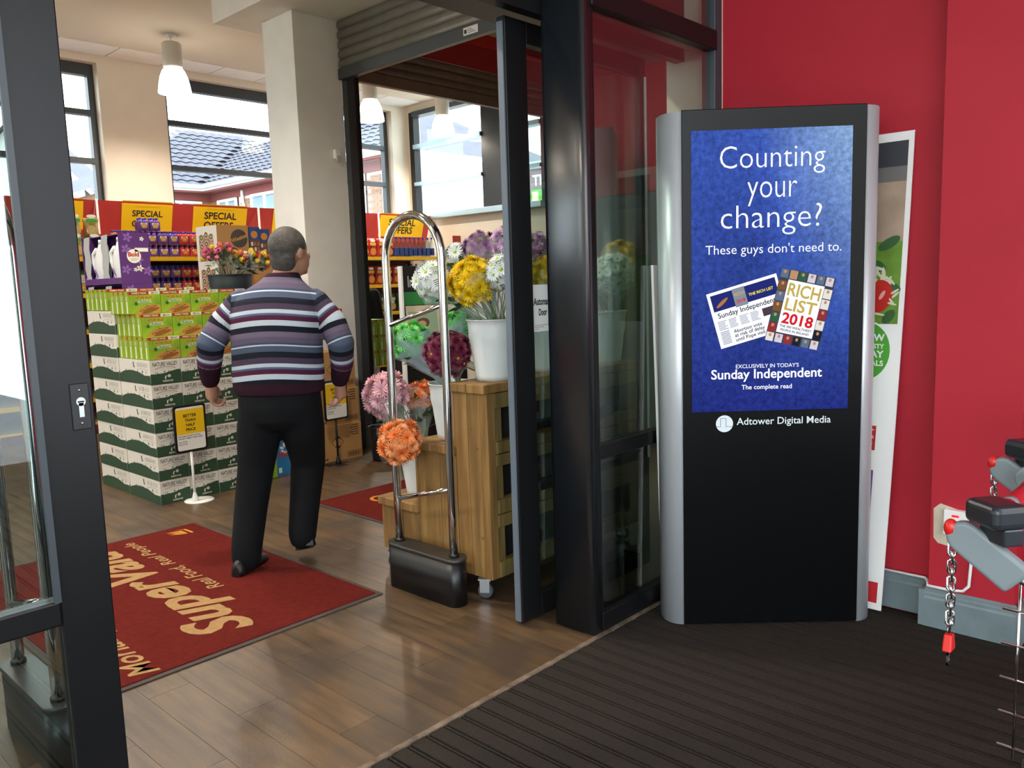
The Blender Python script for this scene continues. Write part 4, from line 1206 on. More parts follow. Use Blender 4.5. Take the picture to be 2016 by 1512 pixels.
# price sign stands
def price_sign(loc, label, lines, small, dark_pole, h=.36, rz=0.):
    s = empty('price_sign', loc, rz, label, 'price sign', 'yellow price signs on stands')
    ply = m_black if dark_pole else m_white
    def rr(w, hh, r):
        p = []
        for cx, cy, a0 in ((w / 2 - r, hh - r, 0), (-w / 2 + r, hh - r, pi / 2), (-w / 2 + r, r, pi), (w / 2 - r, r, 1.5 * pi)):
            p += [(cx + r * cos(a0 + pi / 8 * i), cy + r * sin(a0 + pi / 8 * i)) for i in range(5)]
        return p
    FM = facing_front(0, 0, h)
    MB().prism(rr(.235, .325, .02), -.006, .006, m_black, FM).build('frame', s)
    c = MB().flat(rr(.205, .295, .015), m_white, FM @ T(0, .015, 0), .0065)
    c.rect(-.1024, .1024, .125, .296, m_yel, FM, .0067)
    for q, t in enumerate(lines): c.text(t, m_ink, FM, h=.021, bold=.03, y=.242 - q * .032, z=.0071)
    for q, t in enumerate(small): c.text(t, m_ink, FM, h=.0105, bold=.015, x=-.094, align='L', y=.108 - q * .0155 - (.008 if q > 1 else 0), z=.0071)
    c.build('price_card', s)
    MB().tube([(0, .012, .0), (0, .012, h + .1)], .009, ply, 10).build('pole', s)
    MB().lathe([(.026, 0), (.02, .025), (.011, .06), (.01, .065)], ply, 16, T(0, .012, .004)).build('socket', s)
    MB().lathe([(.1, 0), (.098, .005), (.03, .008)], ply, 28, T(.04 if not dark_pole else 0, .03, 0)).build('base_plate', s)
    return s
price_sign((-.018, 3.44, 0), 'yellow BETTER THAN HALF PRICE sign on white pole before the cereal cases', ['BETTER', 'THAN', 'HALF', 'PRICE'], ['NATURE VALLEY OATS &', 'HONEY FAMILY PACK 420G', 'Was €3.99', 'Now €1.99'], False, rz=.06)
price_sign((1.285, 3.6, 0), 'yellow price sign on black pole in front of the brown cartons', ['BETTER', 'THAN', 'HALF', 'PRICE'], ['DOMESTOS ORIGINAL', 'BLEACH 2LTR', 'Was €3.49', 'Now €1.70'], True, h=.375, rz=.06)

# brown bleach cartons at the column
m_kraft = mat('kraft_card', 'b98a55', .75, noise=(10, .08)); m_kraft_d = mat('kraft_tape', 'a87a48', .5); m_kink = mat('kraft_ink', '4a3524', .7)
def carton(loc, w, d, h, label, prints, rz=0., group='brown cartons by the column', mk=None):
    b = MB().box(0, w, 0, d, 0, h, mk or m_kraft)
    FM = facing_front(0, 0, 0)
    if prints == 'hazard':
        cx, cy, r = w * .42, h * .52, .06
        for a in range(4):
            p = (cx + r * cos(a * pi / 2), cy + r * sin(a * pi / 2)); q = (cx + r * cos((a + 1) * pi / 2), cy + r * sin((a + 1) * pi / 2))
            d_ = Vector((q[0] - p[0], q[1] - p[1])).normalized() * .002; nn = (-d_.y, d_.x)
            b.flat([(p[0] + nn[0], p[1] + nn[1]), (q[0] + nn[0], q[1] + nn[1]), (q[0] - nn[0], q[1] - nn[1]), (p[0] - nn[0], p[1] - nn[1])], m_kink, FM, .0005)
        b.flat([(cx - .03, cy + .03), (cx + .03, cy + .03), (cx, cy + .06)], m_kink, FM, .0006); b.flat([(cx - .03, cy - .03), (cx, cy - .06), (cx + .03, cy - .03)], m_kink, FM, .0006)
        for q in range(5): b.rect(w * .78 - .02 * (q % 2), w * .93, h * .92 - q * .02, h * .92 - q * .02 + .008, m_kink, FM, .0005)
        b.rect(w * .64, w * .97, .02, .065, m_kink, FM, .0005); b.rect(w * .65, w * .96, .024, .061, m_kraft, FM, .0006)
        for q in range(14): b.rect(w * .66 + q * w * .021, w * .666 + q * w * .021 + .003 * (q % 3), .028, .057, m_kink, FM, .0007)
        b.text('x8', m_kink, FM, h=.025, bold=.03, x=.06, y=.02, z=.0006)
    o = b.build('carton', loc=loc, rz=rz, label=label, cat='carton', group=group, bevel=.003)
    return o
carton((1.185, 3.72, 0), .425, .28, .305, 'brown printed carton standing on floor at the foot of the column', 'hazard')
carton((1.20, 3.735, .306), .41, .26, .3, 'brown printed carton in the middle of the stack by the column', 'hazard')
carton((1.215, 3.75, .608), .385, .24, .31, 'topmost brown printed carton of the stack against the column', 'hazard')
carton((1.03, 4.1, 0), .3, .3, .63, 'tall plain brown carton on floor hidden behind the walking man', '')
carton((1.03, 4.1, .631), .3, .3, .60, 'tall plain brown carton stacked on another behind the walking man', '')

# purple bleach bottles with red caps
m_vio = mat('violet_plastic', '3f2f86', .3)
def bleach(loc, label):
    t = empty('bleach_bottle', loc, 0, label, 'bottle', 'violet bleach bottles')
    MB().lathe([(.05, 0), (.056, .008), (.056, .15), (.052, .2), (.036, .26), (.026, .3), (.02, .315)], m_vio, 20).build('bottle_body', t)
    MB().lathe([(.021, .312), (.021, .345), (.018, .348)], m_tokred, 14).build('cap', t)
    l = MB()
    lp = [(.0567 * cos(a), .0567 * sin(a)) for a in [pi + .1 + 1.3 * i / 8 for i in range(9)]]
    vs = [(p[0], p[1], z) for z in (.05, .13) for p in lp]
    l.add(vs, [(i, i + 1, i + 10, i + 9) for i in range(8)], m_white, True)
    l.build('bottle_label', t)
    return t
bleach((1.555, 3.86, .919), 'violet bleach bottle with red cap on the carton stack by the column')
bleach((1.275, 4.19, 1.232), 'violet bleach bottle with red cap showing beside the man\'s neck')

# washing powder boxes between the man's legs
pb_ = MB().box(0, .2, 0, .14, 0, .31, mat('blue_box', '2f86c8', .4, noise=(5, .2)))
FM = facing_front(0, 0, 0)
for q in range(7): pb_.disc(.09 + .035 * cos(q * .9), .2 + .035 * sin(q * .9), .02, .011, m_white, FM, .0006 + q * .00005, 10, q * .9)
pb_.text('Persil', m_red, FM, w=.14, bold=.04, x=.1, y=.14, z=.0012); pb_.rect(.02, .05, .02, .06, m_white, FM, .0008)
pb_.rect(.001, .199, .28, .309, mat('box_orange', 'e08a1c', .4), FM, .0008)
pb_.build('washing_powder_box', loc=(.745, 3.66, 0), rz=.1, label='blue washing powder box on floor seen between the man\'s legs', cat='box')
gb_ = MB().box(0, .13, 0, .1, 0, .24, mat('lime_pack', '8dbb35', .4)); gb_.disc(.08, .08, .02, .02, m_white, FM, .0006, 14); gb_.rect(.02, .11, .15, .2, m_white, FM, .0006)
gb_.build('washing_powder_box', loc=(.61, 3.66, 0), rz=-.15, label='green washing powder box on floor beside the blue one', cat='box')

# purple detergent display behind the cereal bars
m_purc = mat('purple_card', '5a2f78', .5, noise=(6, .12)); m_purl = mat('lilac_print', '8a5fae', .5); m_flap = mat('grey_card_inside', 'a9abad', .7)
def flower_print(b, M, x, y, r, m, z=.0005):
    for q in range(5): b.disc(x + r * cos(q * 1.257), y + r * sin(q * 1.257), r * .75, r * .45, m, M, z + q * .00002, 10, q * 1.257)
def det_case(loc, label, front=True):
    t = empty('detergent_case', loc, 0, label, 'case', 'purple detergent cases')
    w, d, h = .236, .76, .405
    b = MB()
    b.box(0, w, 0, .006, 0, h, m_purc); b.box(0, w, d - .006, d, 0, h, m_purc); b.box(w - .006, w, .006, d - .006, 0, h, m_purc)
    b.box(0, w, .006, d - .006, 0, .006, m_purc); b.box(.07, w, .006, d - .006, h - .006, h, m_purc)
    b.box(0, .006, .006, d - .006, 0, .055, m_purc)
    FM = facing_front(0, 0, 0)
    rnd = random.Random(8)
    for q in range(6): flower_print(b, FM, .03 + .18 * rnd.random(), .03 + .35 * rnd.random(), .022, m_purl)
    b.disc(.11, .22, .055, .055, m_white, FM, .001, 24); b.text('Bold', m_boxred, FM, w=.085, bold=.04, x=.108, y=.218, z=.0014)
    b.rect(.12, .225, .255, .285, m_white, FM, .001)
    for q in range(3): b.rect(.08, .15 - .01 * q, .2 - q * .008, .203 - q * .008, m_grl, FM, .0014)
    flower_print(b, FM, .15, .125, .016, m_white, .001); b.disc(.15, .125, .008, .008, m_ytxt, FM, .0014, 10)
    flower_print(b, FM, .18, .355, .011, m_white, .001); flower_print(b, FM, .115, .115, .01, m_white, .001)
    b.build('case_shell', t)
    for y0 in (.02, .39):
        f = MB()
        LM = facing_left(.004, y0 + .35, 0)
        f.prism([(.0, .055), (.03, .07), (.0, .14), (.02, .24), (.0, .3), (.03, .395), (.15, .4), (.12, .3), (.145, .2), (.11, .09), (.13, .055)], -.003, 0, m_flap, LM)
        f.build('cut_flap', t)
    return t
m_jug = mat('white_jug_plastic', 'e6eaee', .25)
for q in range(4):
    det_case((.095, 4.65, 1.522 - .406 * q), 'purple detergent display case behind the cereal bars, %s from the top' % ORD[q])
carton((.095, 4.65, 0), .236, .76, .302, 'plain brown carton on floor under the purple detergent cases', '', group='plain cartons under detergent')
for q, yy in enumerate((4.78, 5.15)):
    t = empty('detergent_bottle', (.155, yy, 1.53), 0, ('white detergent bottle in the nearer cut-out of the purple case', 'white detergent bottle in the farther cut-out of the purple case')[q], 'bottle', 'white detergent bottles')
    body = MB()
    rings = []
    for z, a, c, o in ((0, .105, .045, 0), (.01, .11, .05, 0), (.16, .11, .05, 0), (.22, .1, .048, .0), (.28, .075, .042, .02), (.31, .05, .036, .035), (.325, .036, .034, .035)):
        rings.append([(c * cos(2 * pi * i / 20), o * -1 + a * sin(2 * pi * i / 20), z) for i in range(20)])
    body.loft(rings, m_jug); body.build('bottle_body', t)
    MB().lathe([(.034, .322), (.034, .36), (.03, .364)], m_jug, 18, T(0, -.035, 0)).build('cap', t)
    hd_ = MB().tube([(-.03, .03, .29), (-.035, .095, .25), (-.035, .1, .18), (-.03, .08, .12)], .014, m_jug, 10); hd_.build('handle', t)
    lb = MB(); LMm = facing_left(-.0505, .09, 0)
    for i in range(5): lb.disc(.05 + .02 * (i % 3), .05 + .03 * (i % 2) + .01 * i, .018, .012, m_purl, LMm, .0006 + i * .0001, 10, i)
    lb.build('bottle_label', t)

# cereal cartons beyond
m_ring = mat('ring_print', '4a4038', .6); m_rose = mat('choc_print', 'a8775a', .6, noise=(20, .4))
def cereal_case(loc, label, wh):
    w, d, h = .318, .4, .322
    b = MB().box(0, w, 0, d, 0, h, m_kraft if wh else m_rose)
    FM = facing_front(0, 0, 0); LM = facing_left(0, d, 0)
    if wh:
        b.disc(.22, .2, .085, .085, m_ring, FM, .0006, 28); b.text('Weetos', m_kraft, FM @ RZ(.35), w=.17, bold=.05, x=.275, y=.1, z=.0012)
        b.text('8x500g', m_kink, FM, h=.022, bold=.02, x=.26, y=.06, z=.0006)
        for q in range(4): b.rect(.03, .12 - .01 * (q % 2), .05 + q * .012, .053 + q * .012, m_kink, FM, .0006)
        b.flat([(.12, .1), (.16, .12), (.2, .1), (.16, .085)], m_ring, FM, .0006)
    b.rect(.0, d, 0, h, m_case, LM, .0005); b.rect(.05, d - .07, .0, h - .08, m_rose, LM, .0008)
    rnd = random.Random(2)
    for i in range(3):
        for j in range(3):
            x = .1 + i * .095; y = .05 + j * .085 + .02 * (i % 2)
            b.disc(x, y, .04, .034, m_case, LM, .001, 14); b.disc(x, y, .034, .028, m_ring, LM, .0012, 14); b.disc(x, y, .016, .013, m_ytxt, LM, .0014, 10)
    return b.build('cereal_case', loc=loc, label=label, cat='carton', group='stacked cereal cartons', bevel=.003)
for q in range(6):
    cereal_case((1.197, 5.2, 1.73 - .324 * q), 'brown cereal carton with round logo, topmost of its stack' if q == 0 else 'cereal carton with ring print side, %s from the top of its stack' % ORD[q], q == 0)
m_cblue = mat('cereal_blue', '2b4f8e', .5); m_cbrown = mat('cereal_brown', '6e4a3c', .5, noise=(20, .3))
for q, (xx, zz) in enumerate(((1.525, 1.70), (1.64, 1.685))):
    b = MB().box(0, .11, 0, .06, 0, .34, m_cblue); FM = facing_front(0, 0, 0)
    b.rect(.001, .109, .001, .22, m_cbrown, FM, .0005); b.disc(.05, .27, .035, .035, mat('cereal_bowl', 'd98a3a', .5), FM, .0008, 16)
    for i in range(3):
        for j in range(4): b.rect(.012 + i * .033, .034 + i * .033, .015 + j * .05, .05 + j * .05, m_case if (i + j) % 3 == 0 else m_rose, FM, .0008)
    b.build('cereal_box', loc=(xx, 5.2 + .02 * q, zz), label=('blue and brown cereal box right of the brown cereal carton', 'blue and brown cereal box nearest the man\'s head')[q], cat='box', group='loose cereal boxes')
carton((1.52, 5.15, 0), .29, .33, .84, 'plain brown carton on floor under the loose cereal boxes', '', group='plain cartons under cereal')
carton((1.52, 5.15, .842), .29, .33, .84, 'plain brown carton stacked under the loose cereal boxes', '', group='plain cartons under cereal')

# dark bucket of tulips
carton((.66, 4.12, 0), .36, .4, .66, 'plain brown carton on floor beneath the tulip bucket', '', group='plain cartons under tulips')
carton((.66, 4.12, .662), .36, .4, .66, 'plain brown carton stacked right under the tulip bucket', '', group='plain cartons under tulips')
tb = bucket((.83, 4.32, 1.323), 'dark slate bucket of mixed tulips behind the man\'s shoulder', h=.25, r0=.14, r1=.175, m=mat('slate_plastic', '27323a', .45), group='dark flower buckets')
TK = ['t_pink', 't_cream', 't_salmon', 't_yellow', 't_magenta', 't_orange']
for q, (c, kk) in enumerate((((.66, 4.27, 1.73), ['t_pink', 't_pink', 't_yellow']), ((.78, 4.3, 1.76), ['t_salmon', 't_pink', 't_cream']), ((.9, 4.3, 1.70), ['t_salmon', 't_cream', 't_yellow']), ((1.03, 4.32, 1.70), ['t_magenta', 't_cream', 't_yellow']), ((1.12, 4.3, 1.69), ['t_orange', 't_orange', 't_yellow']))):
    bouquet((.83 + (c[0] - .83) * .3, 4.32, 1.56), c, .062, .042, 11, kk, 'wrapped tulip bunch in the dark bucket, %s from the left' % ORD[q], seed=30 + q, tagc=(q == 0), group='tulip bunches', face=False)
# ------------------------------------------------------------------ wall shelving with special offer headers
m_gred = mat('gondola_red', 'b3342f', .5); m_maroon = mat('gondola_back', '5a2226', .6); m_shelf = mat('shelf_metal', 'c9b9a4', .5); m_lip = mat('yellow_price_rail', 'edb912', .45)
m_gold2 = mat('yellow_edge', 'd8a013', .5)
bays = [(-2.87, -.95), (-.945, .975), (.98, 2.895), (2.9, 4.765), (4.77, 5.76)]
nm = ['at the far left of the wall', 'left of the cereal display', 'with two yellow signs behind the detergent', 'behind the man and the column', 'on the right by the water bottles']
signs = [[(-2.6, -2.0), (-1.8, -1.2)], [(-.7, -.05), (.22, .86)], [(1.26, 1.83), (2.08, 2.765)], [(3.13, 3.72), (3.82, 4.40)], [(4.83, 5.65)]]
LV = [.12, .38, .74, 1.09, 1.465, 1.84]
for bi, (a, b) in enumerate(bays):
    g_ = empty('shelf_bay', (a, 7.45, 0), label='red shelving bay with yellow price rails ' + nm[bi], cat='shelving', group='wall shelving bays')
    w = b - a
    MB().box(.001, w - .001, .48, .5, 0, 2.0, m_maroon).build('back_panel', g_)
    MB().box(0, w, -.45, .48, 0, .1, m_maroon).build('plinth', g_)
    for xx in (0, w - .03): MB().box(xx, xx + .03, .44, .48, .1, 2.0, m_maroon).build('upright', g_)
    for z in LV:
        s = MB().box(.004, w - .004, -.42, .478, z - .03, z, m_shelf).build('shelf', g_)
        MB().box(.004, w - .004, -.432, -.421, z - .045, z + .002, m_lip).build('price_rail', s)
    h = MB(); 
    for i in (0,): h.add([(0, -.06, 2.46), (w, -.06, 2.46), (w, .1, 1.95), (0, .1, 1.95), (0, -.04, 2.46), (w, -.04, 2.46), (w, .12, 1.95), (0, .12, 1.95)], [(0, 1, 2, 3), (4, 5, 6, 7), (0, 1, 5, 4), (2, 3, 7, 6), (1, 2, 6, 5), (0, 3, 7, 4)], m_gred)
    hp = h.build('header_panel', g_)
    HM = frame((0, -.0605, 2.46), (1, 0, 0), (0, -.16, .51))
    ln = math.hypot(.16, .51)
    for k, (s0, s1) in enumerate(signs[bi]):
        sg = MB(); x0, x1 = s0 - a, s1 - a; cx = (x0 + x1) / 2; wd = x1 - x0
        sg.box(x0, x1, -.325, -.02, .0, .003, m_yel, HM); sg.rect(x0 + .005, x1 - .005, .0, .012, m_gold2, HM, .001)
        sg.text('SPECIAL', m_ink, HM, w=wd * .6, bold=.02, x=cx, y=-.16, z=.004)
        sg.text('OFFERS', m_ink, HM, w=wd * .55, bold=.02, x=cx - wd * .025, y=-.275, z=.004)
        sg.rect(x0 + wd * .25, x1 - wd * .25, -.05, -.046, m_gold2, HM, .004)
        sg.build('offer_sign', hp)
    if bi: 
        MB().box(.002, .02, -.075, -.055, 2.1, 2.47, m_white).build('joint_strip', hp)

# juice packs: four bottles in printed shrink wrap
m_cap_b = mat('blue_cap', '3040a0', .35)
def pack_mesh(name, c1, c2):
    ml = mat(name, c1, .35, noise=(25, .3)); mf = mat(name + '_fruit', c2, .4, noise=(60, .4)); mj = mat(name + '_neck', c1, .2)
    b = MB()
    for i in range(2):
        for j in range(2):
            x = .029 + i * .058; y = .029 + j * .058
            b.lathe([(.027, .0), (.028, .01), (.028, .085), (.02, .105), (.012, .115)], mj, 10, T(x, y, 0))
            b.lathe([(.0125, .112), (.0125, .134), (.011, .137)], m_cap_b, 10, T(x, y, 0))
    pts = []
    b.prism([(.012, 0), (.104, 0), (.116, .012), (.116, .104), (.104, .116), (.012, .116), (0, .104), (0, .012)], .006, .088, ml)
    FM = facing_front(0, 0, 0)
    b.disc(.058, .05, .034, .03, mf, FM, .0006, 14); b.rect(.022, .094, .058, .08, m_white, FM, .0004); b.disc(.058, .05, .02, .012, m_ytxt, FM, .0008, 10)
    b.rect(.02, .096, .01, .024, ml, FM, .001)
    return b.mesh('juice_pack')
PK = [pack_mesh('purple_juice', '5d3a86', 'c9a27a'), pack_mesh('red_juice', 'b8322f', 'd87a4a'), pack_mesh('orange_juice', 'c2672e', 'e0a040')]
cn = ['purple', 'red', 'orange']
def pack(x, y, z, k, label):
    o = bpy.data.objects.new('juice_pack', PK[k]); o.location = (x, y, z); link(o)
    tag(o, label, 'juice pack', 'juice multipacks on the wall shelving')
for lv, zz in ((0, 1.843), (1, 1.468)):
    for tier in range(2):
        for i in range(15):
            x = 1.0 + i * .12; k = 2 if i < 3 else (0 if i < 6 else 1)
            pack(x, 7.06, zz + tier * .142, k, '%s juice multipack on the %s shelf, %s layer, %s from the left' % (cn[k], ('upper', 'second')[lv], ('lower', 'upper')[tier], ORD[i]))
for i in range(2): pack(1.29 + i * .122, 7.08, 1.843 + .284, 0, 'purple juice multipack set on top of the upper shelf row, %s one' % ('left', 'right')[i])

# crisp bags
def bag_mesh(name, c1, c2, c3, letter, w=.15, h=.25):
    ma = mat(name, c1, .3, noise=(12, .2)); mb_ = mat(name + '_food', c2, .5, noise=(40, .4)); mc = mat(name + '_band', c3, .4)
    b = MB(); rings = []
    for j in range(9):
        t = j / 8; th = .045 * sin(pi * (.08 + .84 * t)) ** .7; ww = w / 2 * (.92 + .08 * cos(2 * pi * t))
        rings.append([(ww * sx * (1 if abs(sx) == 1 else 1), th * sy, h * t) for sx, sy in ((-1, 0), (-.8, -.75), (-.4, -1), (0, -1.05), (.4, -1), (.8, -.75), (1, 0), (.8, .75), (0, 1), (-.8, .75))])
    b.loft(rings, ma)
    FM = facing_front(0, -.049, 0)
    b.disc(0, .07, w * .36, .05, mb_, FM, .0005, 14); b.disc(.02, .06, w * .2, .03, mc if 0 else mb_, FM, .001, 10); b.rect(-w * .34, w * .34, .15, .19, mc, FM @ T(0, 0, -.004), .004)
    if letter: b.text(letter, m_white, FM, h=.07, bold=.06, y=.115, z=.003)
    else: b.disc(0, .215, w * .3, .018, m_white, FM @ T(0, 0, -.006), .004, 12)
    return b.mesh('crisp_bag')
BG = {'red': bag_mesh('red_bag', 'bd2a20', 'd98a3a', 'e0b040', ''), 'green': bag_mesh('green_bag', '3a6a35', 'd9a860', 'e8e0c8', 'B', .13, .24), 'gold': bag_mesh('gold_bag', 'a98d55', 'd2b878', '4a9a3a', '', .16, .2)}
def bagt(x, y, z, k, rz, label, group):
    o = bpy.data.objects.new('crisp_bag', BG[k]); o.location = (x, y, z); o.rotation_euler = (0, 0, rz); link(o)
    tag(o, label, 'crisp bag', group)
for i in range(6): bagt(3.98 + i * .145, 7.1 + .02 * (i % 2), 1.843, 'red', random.uniform(-.12, .12), 'red crisp bag on the upper right shelf, %s from the left' % ORD[i], 'red crisp bags upper shelf')
for i in range(7): bagt(3.9 + i * .15, 7.1, 1.468, 'red', random.uniform(-.15, .15), 'red crisp bag on the second right shelf, %s from the left' % ORD[i], 'red crisp bags second shelf')
for i in range(7): bagt(3.95 + i * .15, 7.1, 1.093, 'green', random.uniform(-.12, .12), 'green and white crisp bag on the third right shelf, %s from the left' % ORD[i], 'green crisp bags third shelf')
for i in range(6): bagt(4.0 + i * .16, 7.1, .743, 'gold', random.uniform(-.15, .15), 'gold crisp bag on the fourth right shelf, %s from the left' % ORD[i], 'gold bags fourth shelf')
for t in range(2):
    for i in range(4): bagt(.30 + i * .172, 7.12 + .012 * t, 1.843 + t * .2, 'gold', random.uniform(-.1, .1), 'green and gold snack bag at the left end, %s layer, %s from the left' % (('lower', 'upper')[t], ORD[i]), 'snack bags at the left end')
for i in range(5): bagt(.24 + i * .14, 7.1, 1.468, 'green', random.uniform(-.1, .1), 'green and white snack bag below the gold ones, %s from the left' % ORD[i], 'snack bags below')

# bottled water
m_pet = glass_mat('clear_pet', (.8, .87, .9), 1.4, 1.35); m_wlab = mat('water_label', '27407e', .4, noise=(40, .2))
wb_ = MB(); wb_.lathe([(.03, 0), (.036, .008), (.034, .05), (.036, .1), (.035, .16), (.03, .2), (.018, .23), (.013, .24), (.013, .255)], m_pet, 14)
WB = wb_.mesh('bottle_body')
WL = MB().lathe([(.0365, .02), (.0365, .12)], m_wlab, 14, cap=False).mesh('bottle_label')
WC = MB().lathe([(.0145, .25), (.0145, .272), (.013, .274)], m_cap_b, 12).mesh('cap')
for r in range(2):
    for i in range(9):
        t = empty('water_bottle', (4.82 + i * .082, 7.07 + r * .085, 1.843), 0, 'clear water bottle with blue label on the upper right shelf, %s row, %s along' % (('front', 'back')[r], ORD[i]), 'bottle', 'water bottles on the upper shelf')
        for me in (WB, WL, WC): inst(me, t, (0, 0, 0))
for i in range(7):
    t = empty('water_bottle', (5.0 + i * .09, 7.09, 1.468), 0, 'clear water bottle on the second right shelf, %s from the left' % ORD[i], 'bottle', 'water bottles on the second shelf')
    for me in (WB, WL, WC): inst(me, t, (0, 0, 0))
rs = MB().box(0, .16, 0, .004, 0, .12, m_gred).build('shelf_flag', loc=(5.74, 6.9, 2.02), label='small plain red shelf flag at the right end of the shelving', cat='sign')
rs.parent = None

# ------------------------------------------------------------------ newspaper stand
ns = empty('newspaper_stand', (1.98, 3.12, 0), radians(-20), label='black and green newspaper stand with masthead behind the flowers', cat='newspaper stand')
MB().box(-.27, .27, 0, .34, 0, .9, m_frame).build('cabinet', ns, bevel=.005)
MB().box(-.27, .27, .02, .06, .9, 1.60, m_black).build('header_board', ns, bevel=.003)
MB().box(-.285, -.27, -.01, .07, .3, 1.6, m_pvc).build('edge_strip', ns)
hp = MB(); FM = facing_front(0, .0195, 0)
m_green_b = mat('green_banner', '2f8a45', .5)
hp.rect(-.26, .26, 1.285, 1.39, m_green_b, FM, 0); hp.text('Irish Independent', m_paper, FM, w=.44, h=.12, bold=.005, x=.0, y=1.43, z=.001)
hp.build('masthead', ns)
nw = MB(); NM = frame((0, -.02, .9), (1, 0, 0), (0, .1, 1))
nw.box(-.25, .25, 0, .38, -.012, 0, mat('newsprint', 'd9ccb0', .8), NM)
nw.rect(-.23, .02, .1, .33, mat('news_photo_green', '9ab89a', .7), NM, .0006)
nw.disc(-.12, .23, .07, .045, mat('news_photo_hair', '6a4a34', .7), NM, .001, 16, .3); nw.disc(-.12, .225, .04, .03, mat('news_photo_face', 'd2a88c', .7), NM, .0014, 14, .3)
for c_ in range(4):
    for r_ in range(14): nw.rect(.04 + c_ * .05, .082 + c_ * .05, .02 + r_ * .018, .028 + r_ * .018, m_grl, NM, .0006)
nw.rect(.04, .23, .29, .33, m_caseink, NM, .0008)
nw.build('front_page', ns)

# ------------------------------------------------------------------ shelf unit glimpsed through the left door glass
sl = empty('drinks_cabinet', (-3.35, 2.2, 0), label='low open drinks cabinet glimpsed through the left door glass', cat='cabinet')
MB().box(0, .75, .55, .58, 0, 1.25, m_winframe).build('back_panel', sl)
for xx in (0, .73): MB().box(xx, xx + .02, 0, .56, 0, 1.25, m_winframe).build('side_panel', sl)
MB().box(0, .75, 0, .58, 1.25, 1.32, m_gred).build('canopy', sl)
for z in (.1, .5, .9): MB().box(.02, .73, 0, .55, z - .02, z, m_steel).build('shelf', sl)
for r in range(3):
    for i in range(8):
        t = empty('water_bottle', (-3.28 + i * .085, 2.28, (.1, .5, .9)[r]), 0, 'clear bottle in the left drinks cabinet, %s shelf, %s along' % (('lowest', 'middle', 'top')[r], ORD[i]), 'bottle', 'bottles in the drinks cabinet')
        for me in (WB, WL, WC): inst(me, t, (0, 0, 0))

# ------------------------------------------------------------------ pendant lamps
m_lampbody = mat('lamp_housing', 'cfcac0', .35); m_lampglass = mat('lit_glass_shade', 'fff6e6', .3, emit=5)
lampdome = [(.05, .27), (.085, .262), (.115, .225), (.14, .165), (.156, .09), (.165, .03), (.168, 0), (.162, 0), (.15, .09), (.134, .16), (.108, .22), (.07, .255)]
LD = MB().lathe(lampdome, m_lampglass, 28, cap=False).mesh('glass_shade')
LH = MB().lathe([(.0, .26), (.098, .262), (.1, .27), (.1, .50), (.09, .515), (0, .515)], m_lampbody, 24, cap=False).mesh('lamp_housing')
LR = MB().lathe([(.055, .59), (.055, .6), (.03, .585), (.012, .57)], m_white, 20).mesh('ceiling_rose')
LC_ = MB().tube([(0, 0, .51), (0, 0, .58)], .005, m_white, 8).mesh('cord')
li = bpy.data.lights.new('lamp_light', 'POINT'); li.energy = LAMP_W; li.color = (1, .91, .79); li.shadow_soft_size = .06
lamps = [((1.66, 6.76, 3.55), 'lit white glass pendant lamp at the left above the cereal display'), ((4.20, 6.69, 3.55), 'lit white glass pendant lamp just right of the column'), ((5.60, 6.86, 3.55), 'lit white glass pendant lamp in the right corner by the side window'),
         ((-.9, 6.76, 3.55), 'lit pendant lamp hidden past the left door over the far aisle'), ((-3.4, 6.76, 3.55), 'lit pendant lamp out of view at the far left of the shop'),
         ((-.6, 3.4, 3.55), 'lit pendant lamp out of view above the walking man'), ((-3.4, 3.4, 3.55), 'lit pendant lamp out of view over the left aisle'), ((-.6, 1.5, 3.55), 'added unseen pendant lamp just inside the entrance, brightens the goods facing the door'), ((-3.4, 1.5, 3.55), 'added unseen pendant lamp inside to the left of the entrance, extra light')]  # last two lamps are added, unseen, to brighten faces turned to the entrance
for p, lab in lamps:
    t = empty('pendant_lamp', p, 0, lab, 'lamp', 'glass pendant lamps')
    for me in (LD, LH, LR, LC_): inst(me, t, (0, 0, 0))
    lo = bpy.data.objects.new('bulb_light', li); lo.location = (0, 0, .1); link(lo, t)
# ------------------------------------------------------------------ people
m_skin = mat('skin', 'b08068', .5, noise=(20, .08)); m_hair = mat('grey_hair', '38322e', .7, noise=(45, .5, '55504b'), bump=(120, .6))
m_trs = mat('black_trousers', '0c0e12', .85, noise=(12, .2), spec=.2); m_shoe = mat('black_shoe', '0e0d0d', .45)
def ring(c, rx, ry, n=18, M=None):
    return [(c[0] + rx * cos(2 * pi * i / n), c[1] + ry * sin(2 * pi * i / n), c[2]) for i in range(n)]
def limb(b, pts, m, n=14):
    """tapered limb: pts = [(x,y,z,r)] ; rounded ends"""
    P = [Vector(p[:3]) for p in pts]; R = [p[3] for p in pts]
    d0 = (P[0] - P[1]).normalized(); d1 = (P[-1] - P[-2]).normalized()
    path = [P[0] + d0 * R[0] * .85, P[0] + d0 * R[0] * .5] + P + [P[-1] + d1 * R[-1] * .5, P[-1] + d1 * R[-1] * .85]
    rr = [R[0] * .35, R[0] * .82] + R + [R[-1] * .82, R[-1] * .35]
    b.tube(path, rr, m, n)
